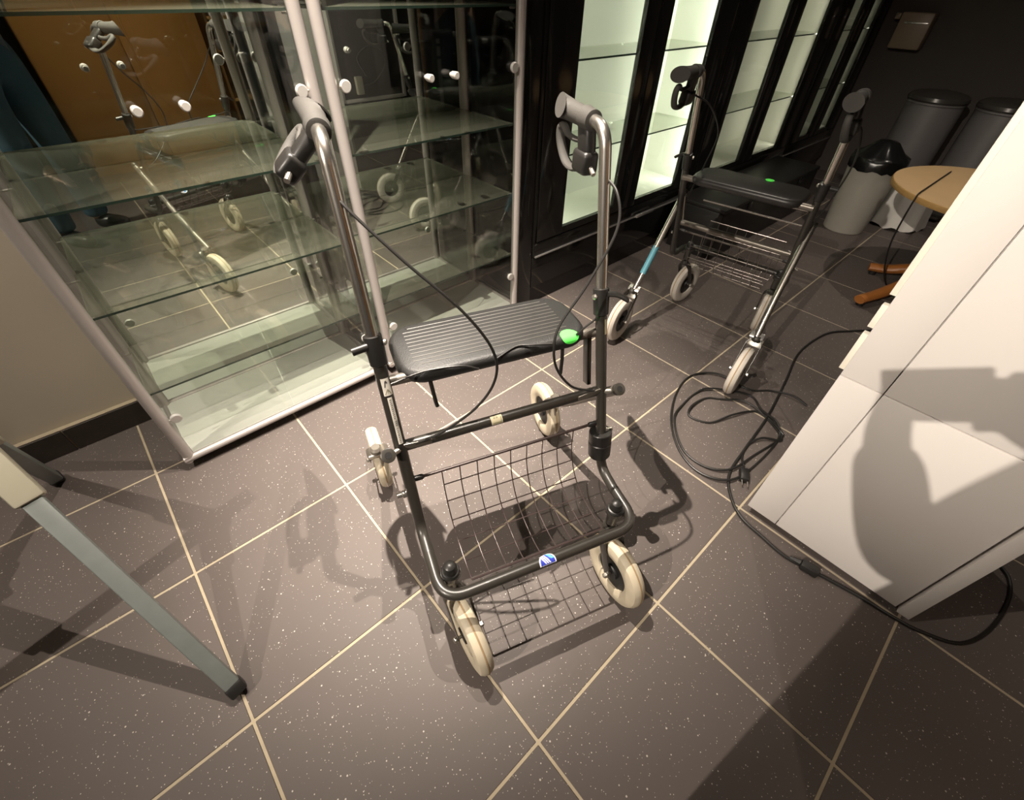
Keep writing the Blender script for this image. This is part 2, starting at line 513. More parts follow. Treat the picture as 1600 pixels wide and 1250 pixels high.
# ------------------------------------------------------------------ black lit showcases
def showcase(x0, label, glow, y0=0.395, y1=0.745, W=1.31, H=2.1):
    t = thing('lit_showcase', label, 'display cabinet', (x0, y0, 0), group='black framed showcases along the wall')
    D = y1 - y0
    zb, zt = 0.325, 1.95
    MB().box((W / 2, 0.02 + (D - 0.02) / 2, 0.05), (W - 0.01, D - 0.02, 0.098)).build('kick_board', 'black_gloss', t)
    MB().box((W / 2, D / 2 + 0.002, 0.178), (W - 0.004, D - 0.004, 0.156), bev=0.002).build('plinth_panel', 'black_gloss', t)
    MB().box((W / 2, D / 2, 0.291), (W - 0.004, D, 0.066), bev=0.003).build('bottom_board', 'black_gloss', t)
    MB().box((W / 2, -0.002, 0.258), (W * 0.98, 0.010, 0.006)).build('silver_strip', 'trim', t)
    MB().box((W / 2, D / 2, (zt + H) / 2), (W - 0.004, D, H - zt), bev=0.003).build('top_board', 'black_gloss', t)
    for xx in (0.006, W - 0.006):
        MB().box((xx, D / 2, (zb + zt) / 2), (0.010, D, zt - zb)).build('side_panel', 'black_gloss', t)
    MB().box((W / 2, D - 0.012, (zb + zt) / 2), (W - 0.03, 0.016, zt - zb - 0.004)).build('back_panel', 'lit_white', t)
    MB().box((W / 2, D / 2 + 0.01, zb + 0.004), (W - 0.03, D - 0.05, 0.008)).build('inner_floor', 'lit_white', t)
    for xx, sg in ((0.016, 1), (W - 0.016, -1)):
        MB().box((xx, D / 2 + 0.012, (zb + zt) / 2), (0.006, D - 0.06, zt - zb - 0.01)).build('inner_side', 'lit_white', t)
    # two framed doors, each stile its own piece
    edges = [(0.02, W / 2 - 0.002), (W / 2 + 0.002, W - 0.02)]
    for k, (a, b) in enumerate(edges):
        st = [(a, a + (0.165 if k == 0 else 0.09)), (b - (0.09 if k == 0 else 0.165), b)]
        dr = MB().box(((st[0][0] + st[0][1]) / 2, 0.009, (zb + zt) / 2), (st[0][1] - st[0][0], 0.022, zt - zb - 0.006), bev=0.002).build('door_stile', 'black_gloss', t)
        MB().box(((st[1][0] + st[1][1]) / 2, 0.009, (zb + zt) / 2), (st[1][1] - st[1][0], 0.022, zt - zb - 0.006), bev=0.002).build('door_stile', 'black_gloss', t)
        for z in (zb + 0.018, zt - 0.03):
            MB().box(((st[0][1] + st[1][0]) / 2, 0.009, z), (st[1][0] - st[0][1], 0.020, 0.03)).build('door_rail', 'black_gloss', t)
        MB().box(((st[0][1] + st[1][0]) / 2, 0.010, (zb + zt) / 2), (st[1][0] - st[0][1], 0.005, zt - zb - 0.06)).build('glass_pane', 'glass', t, smooth=False)
    for z in (0.64, 0.975, 1.31, 1.63):
        sh = MB().box((W / 2, D / 2 + 0.016, z), (W - 0.04, D - 0.08, 0.007)).build('glass_shelf', ['shelf', 'gedge'], t, smooth=False)
        for p in sh.data.polygons:
            if p.normal.y < -0.5:
                p.material_index = 1
    # upright lamp strips tucked behind the outer door stiles
    for xx, sg in ((0.075, 1), (W - 0.075, -1)):
        MB().box((xx, 0.040, (zb + zt) / 2), (0.030, 0.016, zt - zb - 0.05)).build('lamp_strip', 'alu', t)
        ld = bpy.data.lights.new('strip_lamp', 'AREA')
        ld.shape = 'RECTANGLE'; ld.size = 0.024; ld.size_y = zt - zb - 0.06
        ld.energy = glow
        ld.color = (0.97, 1.0, 0.84) if glow > 5 else (1.0, 0.95, 0.76)
        lo = bpy.data.objects.new('strip_lamp', ld); COL.objects.link(lo); lo.parent = t
        lo.location = (xx, 0.050, (zb + zt) / 2)
        lo.rotation_euler = Vector((sg * 0.55, 1.0, 0)).to_track_quat('-Z', 'Y').to_euler()
    return t
c1 = showcase(1.655, 'brightly lit black framed showcase nearest the silver glass cabinet', 8.5)
c2 = showcase(2.968, 'half lit black framed showcase behind the second rollator', 2.6)
c3 = showcase(4.281, 'dim black framed showcase beside the dark wall', 0.5, W=0.94)
MB().box((0.86, -0.012, 0.262), (0.16, 0.012, 0.016), bev=0.002).build('door_pull', 'trim', c1)
# filler post between the cabinet rows
struct(MB().box((1.612, 0.57, 1.05), (0.084, 0.34, 2.1), bev=0.003).build('trim_1', 'black_gloss'))

# ------------------------------------------------------------------ rollator
def wheel(name, c, yaw, r, wd, parent, tyre, axle_side=1):
    """Castor wheel: cream tyre, black hub disc, steel axle. Axis along local x turned by yaw."""
    ax = Vector((math.cos(yaw), math.sin(yaw), 0))
    h = wd / 2
    prof = [(r * 0.53, -h * 0.72), (r * 0.64, -h * 0.95), (r * 0.80, -h * 0.98), (r * 0.93, -h * 0.80), (r * 0.985, -h * 0.42), (r, 0.0),
            (r * 0.985, h * 0.42), (r * 0.93, h * 0.80), (r * 0.80, h * 0.98), (r * 0.64, h * 0.95), (r * 0.53, h * 0.72)]
    ty = MB().lathe(prof, c=c, axis=ax, seg=48, closed=True).build(name, tyre, parent)
    MB().lathe([(r * 0.9995, -h * 0.10), (r * 1.004, -h * 0.06), (r * 1.004, h * 0.06), (r * 0.9995, h * 0.10)], c=c, axis=ax, seg=48, closed=True).build('tread_line', 'wear', ty)
    MB().lathe([(r * 0.55, -h * 0.45), (r * 0.55, h * 0.45), (r * 0.45, h * 0.30), (r * 0.22, h * 0.32), (r * 0.20, h * 0.85), (0, h * 0.85)], c=c, axis=ax, seg=36).build('hub', 'hub', ty)
    MB().lathe([(0, -h * 0.85), (r * 0.20, -h * 0.85), (r * 0.22, -h * 0.32), (r * 0.45, -h * 0.30), (r * 0.55, -h * 0.44)], c=c, axis=ax, seg=36).build('hub', 'hub', ty)
    cc = Vector(c)
    e = h + 0.014
    MB().cyl(cc - ax * e, cc + ax * e, 0.0042, 10).build('axle', 'steel', ty)
    for s in (-1, 1):
        MB().lathe([(0, 0), (0.0075, 0), (0.0075, 0.006), (0.0045, 0.009), (0, 0.009)], c=cc + ax * s * (e - 0.004), axis=ax * s, seg=6).build('axle_nut', 'steel', ty)
    return ty

def fork(c, top, yaw, wd, parent, matname='frame'):
    """Two side plates joined by a crown; c = wheel centre, top = crown centre."""
    c = Vector(c); top = Vector(top)
    ax = Vector((math.cos(yaw), math.sin(yaw), 0))
    g = wd / 2 + 0.0075
    b = MB()
    for s in (-1, 1):
        path = [c + ax * s * g, c.lerp(top, 0.45) + ax * s * g, c.lerp(top, 0.85) + ax * s * g, top + ax * s * g * 0.6, top]
        b.tube(fillet(path, 0.012, 5), [(0.0022, 0.013)] * len(fillet(path, 0.012, 5)), 10, flat=ax)
    b.lathe([(0.0, -0.006), (0.017, -0.006), (0.018, 0.006), (0.012, 0.014), (0.0, 0.014)], c=top, seg=20)
    return b.build('castor_fork', matname, parent)

def rollator(name, label, loc, rz, cfg):
    t = thing(name, label, 'rollator', loc, rz, 'two rollators on the tiled floor')
    hw = 0.235
    zbar = 0.290
    yb = -0.236
    # bent main frame: collar - down - forward rail - front bar - back up
    half = [(1, 0.064, 0.725), (1, -0.066, 0.305), (1, -0.125, zbar + 0.004), (1, yb, zbar)]
    pts = [(hw, y, z) for _, y, z in half] + [(-hw, y, z) for _, y, z in reversed(half)]
    rad = [0.07, 0.03, 0.062, 0.062, 0.03, 0.07]
    MB().tube(fillet(pts, rad, 10), 0.0125, 18).build('main_frame', 'frame', t)
    # front badge
    if cfg.get('badge'):
        for nm, sc, lift, mn, sub in (('badge', 1.0, 0.0, 'white', 0), ('badge', 0.86, 0.0006, 'blue', 0)):
            vs_, fs_ = [], []
            n = 16
            def onbar(a, s_, lf):
                an = math.radians(104) + s_ / 0.0125
                return (a, yb + math.cos(an) * (0.0131 + lf), zbar + math.sin(an) * (0.0131 + lf))
            out = []
            for k in range(n + 1):
                th = PI * k / n
                out.append((0.0195 * math.cos(th) * sc, -0.021 * math.sin(th) * sc + 0.006))
            cxb = -0.002
            for i in range(n + 1):
                a, s_ = out[i]
                for q in range(7):
                    ss = s_ + (0.0110 * sc - s_) * q / 6
                    vs_.append(onbar(cxb + a, ss, lift))
            for i in range(n):
                for q in range(6):
                    fs_.append((i * 7 + q, i * 7 + q + 1, (i + 1) * 7 + q + 1, (i + 1) * 7 + q))
            bd = MB().add(vs_, fs_).build(nm, mn, t)
        for k, (o0, mn) in enumerate(((-0.0100, 'white'), (-0.0052, 'white'), (-0.0004, 'white'), (0.0050, 'sky'))):
            vs_, fs_ = [], []
            wdt = 0.0030 if mn == 'white' else 0.0068
            for q in range(9):
                ss = -0.0115 + 0.0205 * q / 8
                for e in (0, wdt):
                    vs_.append(onbar(cxb + o0 + e + ss * 0.45, ss * (0.8 if mn == 'white' else 0.55) + (0.0 if mn == 'white' else -0.004), 0.0011))
            for q in range(8):
                fs_.append((2 * q, 2 * q + 1, 2 * q + 3, 2 * q + 2))
            MB().add(vs_, fs_).build('badge_stripe', mn, bd)
    # handles
    for s in (-1, 1):
        dz = cfg['handle_dz'][0 if s < 0 else 1]
        x = s * hw
        yt = lambda z: 0.064 + (z - 0.725) * 0.29
        zt = 1.022 + dz
        ytop = yt(zt)
        hp = fillet([(x, yt(0.66), 0.66), (x, ytop - 0.010, zt), (x, ytop + 0.085, zt + 0.001)], 0.045, 10)
        ht = MB().tube(hp, 0.0112, 18).build('handle_tube', 'chrome', t)
        for zz in (0.765, 0.815, 0.865):
            MB().lathe([(0, 0), (0.0036, 0), (0.0036, 0.0006), (0, 0.0006)], c=(x, yt(zz) - 0.0114, zz), axis=(0, -1, 0.25), seg=10).build('adjustment_hole', 'hole', ht)
        # grip with cuff and slanted flared end
        gy = ytop + 0.030
        MB().lathe([(0.0125, 0), (0.0180, 0.002), (0.0195, 0.024), (0.0205, 0.030), (0.0185, 0.034), (0.0120, 0.034)], c=(x, gy, zt), axis=(0, 1, 0), seg=24).build('grip_cuff', 'grip', t)
        rings = []
        L = 0.104
        prof = [(0.0, .0165, .0165, 0), (0.12, .0175, .0172, 0), (0.40, .0185, .0178, .05), (0.65, .0205, .0188, .30), (0.85, .0235, .0200, .65), (1.0, .0260, .0212, 1.0)]
        vs_, fs_ = [], []
        seg = 24
        for u, rx_, rz_, sh in prof:
            for k in range(seg):
                an = 2 * PI * k / seg
                zz = math.sin(an) * rz_
                xo = math.cos(an) * rx_
                vs_.append((x + s * xo, gy + 0.032 + L * u + sh * (cfg['shear'] * xo - 0.32 * cfg['shear'] * zz), zt + zz + 0.002 * u))
        for i in range(len(prof) - 1):
            for k in range(seg):
                k2 = (k + 1) % seg
                fs_.append((i * seg + k, i * seg + k2, (i + 1) * seg + k2, (i + 1) * seg + k))
        fs_.append(tuple((len(prof) - 1) * seg + k for k in range(seg)))
        fs_.append(tuple(reversed(range(seg))))
        MB().add(vs_, fs_).build('grip', 'grip', t, angle=50)
        # brake housing and looped lever
        hy = gy + 0.018
        tl = cfg['tilt'][0 if s < 0 else 1]
        def tp(dy, dz, dx=0.0):
            return (x + dz * math.sin(tl) + dx * math.cos(tl), hy + dy, zt + dz * math.cos(tl) - dx * math.sin(tl))
        RT = Matrix.Rotation(tl, 3, 'Y')
        hb = MB()
        hb.box(tp(0.000, -0.034), (0.025, 0.040, 0.062), bev=0.010, rot=RT @ Matrix.Rotation(-0.20, 3, 'X'), seg=3)
        hb.box(tp(-0.002, -0.070), (0.034, 0.052, 0.042), bev=0.009, rot=RT, seg=3)
        hs = hb.build('brake_housing', 'bplastic', t)
        lp = cr([tp(-0.006, -0.080), tp(0.038, -0.094), tp(0.074, -0.088), tp(0.100, -0.062), tp(0.106, -0.036), tp(0.092, -0.030), tp(0.074, -0.040), tp(0.045, -0.042), tp(0.010, -0.038)], 6)
        nn = len(lp)
        MB().tube(lp, [(0.0050 + 0.0040 * max(0, 1 - abs(i / nn - 0.42) * 3.0), 0.0125 - 0.007 * (i / nn)) for i in range(nn)], 12, flat=(0, 0, 1)).build('brake_lever', cfg.get('lever', 'grip'), t)
        MB().cyl(tp(-0.024, -0.075), tp(-0.040, -0.084), 0.0048, 10).build('cable_ferrule', 'steel', hs)
        # clamp collar with lever knob and bolt
        dv = Vector((0, 0.29, 1)).normalized()
        c0 = Vector((x, yt(0.735), 0.735))
        cl = MB().lathe([(0.0115, 0.012), (0.0165, 0.010), (0.0172, -0.008), (0.0160, -0.045), (0.0130, -0.048)], c=c0, axis=dv, seg=22).build('clamp_collar', 'bplastic', t)
        if s < 0:
            kp = [c0 + Vector((s * 0.012, -0.008, -0.004)), c0 + Vector((s * 0.040, -0.012, -0.006))]
            MB().tube(kp, 0.0075, 12).build('clamp_knob', 'bplastic', cl)
        else:
            kp = cr([c0 + Vector((s * 0.006, -0.014, 0.004)), c0 + Vector((s * 0.028, -0.016, -0.001)), c0 + Vector((s * 0.048, -0.020, -0.012)), c0 + Vector((s * 0.056, -0.020, -0.018))], 4)
            MB().tube(kp, [(0.0045, 0.0075)] * len(kp), 10, flat=(0, -0.4, 1)).build('clamp_lever', 'bplastic', cl)
        MB().lathe([(0, 0), (0.006, 0), (0.006, 0.004), (0.003, 0.006), (0, 0.006)], c=c0 + Vector((-s * 0.017, -0.006, -0.003)), axis=(-s, -0.3, 0), seg=12).build('clamp_bolt', 'steel', cl)
    # seat
    sy0, sy1, sz = cfg['seat_y'][0], cfg['seat_y'][1], cfg['seat_z']
    sc = (sy0 + sy1) / 2
    hx, hy_ = cfg['seat_hx'], (sy1 - sy0) / 2
    b = MB()
    lay = [(0.012, -0.030), (0.003, -0.026), (0.0, -0.018), (0.0, -0.010), (0.004, -0.003), (0.012, 0.0)]
    vs_, fs_ = [], []
    n = None
    for ins, dz in lay:
        ring = rrect(0, sc, hx - ins, hy_ - ins, 0.055 - ins * 0.8, 7)
        n = len(ring)
        vs_ += [(px, py, sz + dz) for px, py in ring]
    for i in range(len(lay) - 1):
        for k in range(n):
            k2 = (k + 1) % n
            fs_.append((i * n + k, i * n + k2, (i + 1) * n + k2, (i + 1) * n + k))
    fs_.append(tuple(reversed(range(n)))); fs_.append(tuple((len(lay) - 1) * n + k for k in range(n)))
    seat = MB().add(vs_, fs_).build('seat', cfg['seat_mat'], t, angle=60)
    if cfg['ribs']:
        b = MB()
        nr = 11
        for k in range(nr):
            yy = sy0 + 0.030 + (sy1 - sy0 - 0.052) * k / (nr - 1)
            ex = hx - 0.034 - (0.012 if k in (0, nr - 1) else 0)
            b.tube([(-ex, yy, sz), (ex - 0.01, yy, sz)], [(0.0012, 0.0012)] * 2, 6)
        b.build('seat_ribs', 'rib', seat)
    for sx in (-1, 1):
        MB().lathe([(0, 0), (0.004, 0), (0.003, 0.0012), (0, 0.0012)], c=(sx * (hx - 0.045), sy1 - 0.018, sz - 0.0002), seg=12).build('seat_screw', 'hole', seat)
    if cfg['green']:
        gx, gy_ = cfg['green']
        # round paper dot folded over the front edge of the seat
        n = 28
        vs_, fs_ = [], []
        R_ = 0.0200
        def onseat(dx, dy):
            e = gy_ + dy - sy0
            q = 0.012 - e
            if q <= 0:
                return (gx + dx, sy0 + e, sz + 0.0016)
            th_ = q / 0.0115
            if th_ < PI / 2:
                return (gx + dx, sy0 + 0.012 - 0.0132 * math.sin(th_), sz + 0.0016 - 0.0115 * (1 - math.cos(th_)))
            return (gx + dx, sy0 - 0.0012, sz - 0.0099 - (th_ - PI / 2) * 0.0115)
        for i in range(9):
            for k in range(n):
                th = 2 * PI * k / n
                vs_.append(onseat(R_ * i / 8 * math.cos(th), R_ * i / 8 * math.sin(th)))
        for i in range(8):
            for k in range(n):
                k2 = (k + 1) % n
                fs_.append((i * n + k, i * n + k2, (i + 1) * n + k2, (i + 1) * n + k))
        g = MB().add(vs_, fs_).build('round_sticker', 'green', seat)
        g['label'] = 'bright green round paper sticker'
    # seat cross tubes, hooks and cord
    for yy in cfg['seat_bars']:
        MB().tube([(-hw, yy, sz - 0.020), (-hx + 0.03, yy, sz - 0.020), (hx - 0.03, yy, sz - 0.020), (hw, yy, sz - 0.020)], 0.0110, 14).build('seat_tube', 'gmetal', t)
    if cfg['hooks']:
        for hx_, dx in ((-0.150, 0.002), (0.140, -0.001)):
            hk = cr([(hx_, sy0 + 0.012, sz - 0.026), (hx_ + dx, sy0 + 0.006, sz - 0.055), (hx_ + dx * 2, sy0 + 0.004, sz - 0.080), (hx_ + dx * 3, sy0 + 0.002, sz - 0.094)], 5)
            MB().tube(hk, 0.0042, 8).build('seat_hook', 'bplastic', t)
        cord = cr([(-hw + 0.01, sy0 - 0.012, sz + 0.004), (-0.16, sy0 + 0.004, sz + 0.002), (-0.09, sy0 - 0.001, sz - 0.002), (-0.055, sy0 - 0.006, sz - 0.016)], 6)
        MB().tube(cord, 0.0022, 8).build('pull_cord', 'bplastic', t)
        cord = cr([(-0.020, sy0 - 0.004, sz - 0.004), (0.030, sy0 + 0.012, sz + 0.003), (0.060, sy0 + 0.006, sz + 0.003), (0.105, sy0 - 0.004, sz + 0.001)], 6)
        MB().tube(cord, 0.0022, 8).build('pull_cord', 'bplastic', t)
        cord = cr([(0.165, sy0 + 0.004, sz + 0.003), (0.195, sy0 + 0.020, sz + 0.004), (hw - 0.008, sy0 + 0.030, sz + 0.012)], 6)
        MB().tube(cord, 0.0022, 8).build('pull_cord', 'bplastic', t)
    # lower cross bar
    cy, cz = cfg['cross']
    cb = MB().tube([(-hw + 0.004, cy, cz), (hw - 0.004, cy, cz)], 0.0118, 16).build('cross_bar', cfg['cross_mat'], t)
    if cfg['badge']:
        def patch(x0_, x1_, a0, a1, mn, parent, nm, lift):
            vs_, fs_ = [], []
            for i in range(9):
                an = a0 + (a1 - a0) * i / 8
                for xx_ in (x0_, x1_):
                    vs_.append((xx_, cy + math.cos(an) * (0.0121 + lift), cz + math.sin(an) * (0.0121 + lift)))
            for i in range(8):
                fs_.append((2 * i, 2 * i + 1, 2 * i + 3, 2 * i + 2))
            return MB().add(vs_, fs_).build(nm, mn, parent)
        A = math.radians
        lb = patch(-0.040, -0.014, A(85), A(185), 'cream_st', cb, 'paper_label', 0.0003)
        patch(-0.034, -0.030, A(103), A(120), 'yink', cb, 'label_print', 0.0007)
        patch(-0.028, -0.024, A(103), A(120), 'yink', cb, 'label_print', 0.0007)
        patch(-0.036, -0.018, A(160), A(172), 'yink', cb, 'label_print', 0.0007)
        patch(-0.0185, -0.0165, A(110), A(165), 'yink', cb, 'label_print', 0.0007)
        for s in (-1, 1):
            pl = MB().box((s * (hw - 0.034), cy - 0.011, cz + 0.006), (0.060, 0.003, 0.015), bev=0.001, rot=Matrix.Rotation(s * -0.10, 3, 'Y'))
            pl.build('fold_plate', 'gmetal', t)
    # rear legs, wheels and brake brackets
    for s in (-1, 1):
        lp = [(s * a, b_, c_) for a, b_, c_ in cfg['leg']]
        leg = MB().tube(cr(lp, 5), 0.0125, 16).build('rear_leg', cfg['leg_mat'], t)
        d0 = (Vector(lp[0]) - Vector(lp[1])).normalized()
        MB().lathe([(0.0128, -0.010), (0.0145, -0.008), (0.0145, 0.002), (0.0120, 0.003), (0.0, 0.003)], c=lp[0], axis=d0, seg=20).build('end_collar', 'frame', leg)
        MB().lathe([(0, 0), (0.0070, 0), (0.0070, 0.0035), (0, 0.0035)], c=Vector(lp[0]), axis=d0, seg=16).build('leg_bore', 'hole', leg)
        MB().cyl((s * (hw - 0.012), cy - 0.004, cz + 0.004), (s * (cfg['leg'][0][0] - 0.010), lp[0][1] + 0.016, lp[0][2] - 0.016), 0.006, 10).build('pivot_bolt', 'steel', leg)
        wc = (s * cfg['rear'][0], cfg['rear'][1], 0.1)
        end = Vector(lp[-1])
        fk = fork(wc, (s * cfg['rear'][0], end.y, end.z), 0.0, 0.041, t, cfg['fork_mat'])
        if not cfg['badge']:
            MB().box((end.x, end.y - 0.004, end.z + 0.012), (0.052, 0.030, 0.009), bev=0.003, rot=Matrix.Rotation(-0.5, 3, 'X')).build('fork_clip', 'trim', fk)
        wheel('rear_wheel', wc, cfg['rear_yaw'][0 if s < 0 else 1], 0.099, 0.041, t, cfg['tyre'])
        # brake shoe bracket hugging the tyre
        MB().box((s * cfg['rear'][0], end.y - 0.006, end.z - 0.020), (0.052, 0.008, 0.034), bev=0.003, rot=Matrix.Rotation(0.6, 3, 'X')).build('brake_bracket', 'steel', t)
        bp_ = cr([(s * (cfg['rear'][0] - 0.006), end.y - 0.012, end.z - 0.030), (s * (cfg['rear'][0] - 0.004), end.y - 0.030, 0.110), (s * (cfg['rear'][0] - 0.004), end.y - 0.034, 0.066)], 5)
        MB().tube(bp_, 0.0036, 8).build('brake_arm', 'steel', t)
    # folding struts beside the right and left tube
    if cfg['badge']:
        MB().box((hw - 0.026, 0.038, 0.585), (0.010, 0.022, 0.120), bev=0.002, rot=Matrix.Rotation(-0.25, 3, 'X')).build('fold_strut', 'frame', t)
        # cane cup at the foot of one tube
        MB().lathe([(0.0135, 0.036), (0.0265, 0.036), (0.0280, 0.034), (0.0280, 0.006), (0.0270, 0.004), (0.0285, 0.002), (0.0275, -0.036), (0.0240, -0.042), (0.0135, -0.042)], c=(hw, -0.040, 0.372), axis=(0, 0.20, 1), seg=32).build('cane_cup', 'bplastic', t)
    # basket
    ry, rz_ = cfg['rod']
    bk = MB().tube([(-hw + 0.004, ry, rz_), (hw - 0.004, ry, rz_)], 0.0036, 10).build('basket_rod', cfg['wire'], t)
    for s in (-1, 1):
        MB().lathe([(0, 0), (0.0065, 0), (0.0065, 0.018), (0.0045, 0.022), (0, 0.022)], c=(s * (hw - 0.010), ry, rz_), axis=(-s, 0, 0), seg=12).build('rod_bush', 'bplastic', bk)
        MB().lathe([(0, 0), (0.0085, 0), (0.0085, 0.010), (0.0055, 0.012), (0.0055, 0.022), (0, 0.022)], c=(s * (hw + 0.010), ry - 0.012, rz_ - 0.025), axis=(s, 0, 0), seg=12).build('frame_bolt', 'steel', bk)
    prof = cr(cfg['basket'], 6)
    bw = cfg['basket_hw']
    ncol = 9
    for k in range(ncol):
        xx_ = -bw + 2 * bw * k / (ncol - 1)
        MB().tube([(xx_, p.x, p.y) for p in [Vector((q[0], q[1], 0)) for q in prof]], 0.00135, 6).build('basket_wire', cfg['wire'], bk)
    # rows at equal arc length
    ln = [0]
    for i in range(1, len(prof)):
        ln.append(ln[-1] + (prof[i] - prof[i - 1]).length)
    nrow = cfg['rows']
    for k in range(1, nrow + 1):
        s_ = ln[-1] * k / nrow
        i = max(j for j in range(len(ln)) if ln[j] <= s_ + 1e-9)
        i = min(i, len(prof) - 2)
        u = (s_ - ln[i]) / max(1e-9, ln[i + 1] - ln[i])
        p = prof[i].lerp(prof[i + 1], min(u, 1))
        MB().tube([(-bw, p.x, p.y), (bw, p.x, p.y)], 0.00135 if k < nrow else 0.0024, 6).build('basket_wire', cfg['wire'], bk)
    # front castors with domed caps
    for s in (-1, 1):
        i = 0 if s < 0 else 1
        cx_, cyy = s * 0.203, -0.186
        b = MB()
        b.lathe([(0.0, 0.0), (0.021, 0.0), (0.021, -0.010), (0.014, -0.014), (0.014, -0.052), (0.0, -0.052)], c=(cx_, cyy, zbar + 0.010), seg=24)
        b.box((cx_ + s * 0.014, cyy - 0.004, zbar - 0.008), (0.030, 0.028, 0.024), bev=0.004)
        b.build('castor_socket', 'frame', t)
        MB().lathe([(0.019, 0.0), (0.0205, 0.003), (0.018, 0.007), (0.0148, 0.008), (0.0150, 0.020), (0.0120, 0.028), (0.0060, 0.032), (0.0, 0.0325)], c=(cx_, cyy, zbar + 0.010), seg=24).build('castor_cap', 'bplastic', t)
        yaw = cfg['castor_yaw'][i]
        trail = 0.062
        wc = (cx_ - math.sin(-yaw) * -trail, cyy - math.cos(yaw) * trail, 0.1)
        wc = (cx_ + math.sin(yaw) * trail, cyy - math.cos(yaw) * trail, 0.1)
        if cfg['castor_back']:
            wc = (cx_ - math.sin(yaw) * trail, cyy + math.cos(yaw) * trail, 0.1)
        fork(wc, (cx_, cyy, 0.226), yaw, 0.041, t, 'frame')
        wheel('front_wheel', wc, yaw, 0.099, 0.041, t, cfg['tyre'])
    # brake cables
    for pts_ in cfg['cables']:
        MB().tube(cr(pts_, 10), 0.0027, 8).build('brake_cable', 'cable', t)
    # tube labels
    if cfg['badge']:
        dv = Vector((0, 0.29, 1)).normalized()
        nv = Vector((0.22, -1, 0.29)).normalized()
        ev = dv.cross(nv).normalized()
        nv = ev.cross(dv).normalized()
        x = -hw
        yt = lambda z: 0.064 + (z - 0.725) * 0.3095
        def lab(z0, z1, half_ang, mn, nm, lift=0.0, rot=0.0, parent=None):
            vs_, fs_ = [], []
            for z in (z0, z1):
                base = Vector((x, yt(z), z))
                for k in range(9):
                    an = rot + half_ang * (2 * k / 8 - 1)
                    vs_.append(base + (nv * math.cos(an) + ev * math.sin(an)) * (0.0129 + lift))
            for k in range(8):
                fs_.append((k, k + 1, 9 + k + 1, 9 + k))
            return MB().add(vs_, fs_).build(nm, mn, parent or t)
        l1 = lab(0.634, 0.668, 0.68, 'sticker', 'warning_label')
        # folding-leg pictogram and warning triangle
        def mark(poly, mn, parent, zc, lift=0.0006):
            vs_ = []
            for a, h in poly:
                base = Vector((x, yt(zc + h), zc + h))
                an = a / 0.0129
                vs_.append(base + (nv * math.cos(an) + ev * math.sin(an)) * (0.0129 + lift))
            return MB().add(vs_, [tuple(range(len(vs_)))]).build('label_print', mn, parent, smooth=False)
        sgn = 1
        mark([(-0.0045, -0.006), (-0.0030, -0.006), (-0.0005, 0.005), (-0.0018, 0.007)], 'ink', l1, 0.657)
        mark([(-0.0010, 0.007), (0.0004, 0.007), (0.0022, 0.001), (0.0010, 0.001)], 'ink', l1, 0.657)
        for p0, p1 in (((-0.0058, 0.0), (0.0, 0.0098)), ((0.0, 0.0098), (0.0058, 0.0)), ((-0.0058, 0.0), (0.0058, 0.0))):
            d_ = Vector((p1[0] - p0[0], p1[1] - p0[1])).normalized(); q = Vector((-d_.y, d_.x)) * 0.0006
            mark([(p0[0] - q.x, p0[1] - q.y), (p1[0] - q.x, p1[1] - q.y), (p1[0] + q.x, p1[1] + q.y), (p0[0] + q.x, p0[1] + q.y)], 'yink', l1, 0.637)
        mark([(-0.0005, 0.0030), (0.0005, 0.0030), (0.0006, 0.0072), (-0.0006, 0.0072)], 'yink', l1, 0.637)
        mark([(-0.0005, 0.0012), (0.0005, 0.0012), (0.0005, 0.0022), (-0.0005, 0.0022)], 'yink', l1, 0.637)
        l2 = lab(0.530, 0.630, 0.36, 'sticker', 'strip_label')
        z = 0.533
        rr = random.Random(3)
        # blurred small lettering running along the strip
        for wlen in (9, 3, 11):
            for k in range(wlen):
                h_ = rr.uniform(0.0018, 0.0030)
                mark([(-0.0020, 0), (rr.uniform(0.0010, 0.0024), 0), (rr.uniform(0.0010, 0.0024), h_), (-0.0020, h_ * 0.6)], 'ink_grey', l2, z)
                z += 0.0038
            z += 0.0035
        x = hw
        lab(0.650, 0.682, 0.45, 'cream_st', 'paper_label', rot=0.35)
    return t

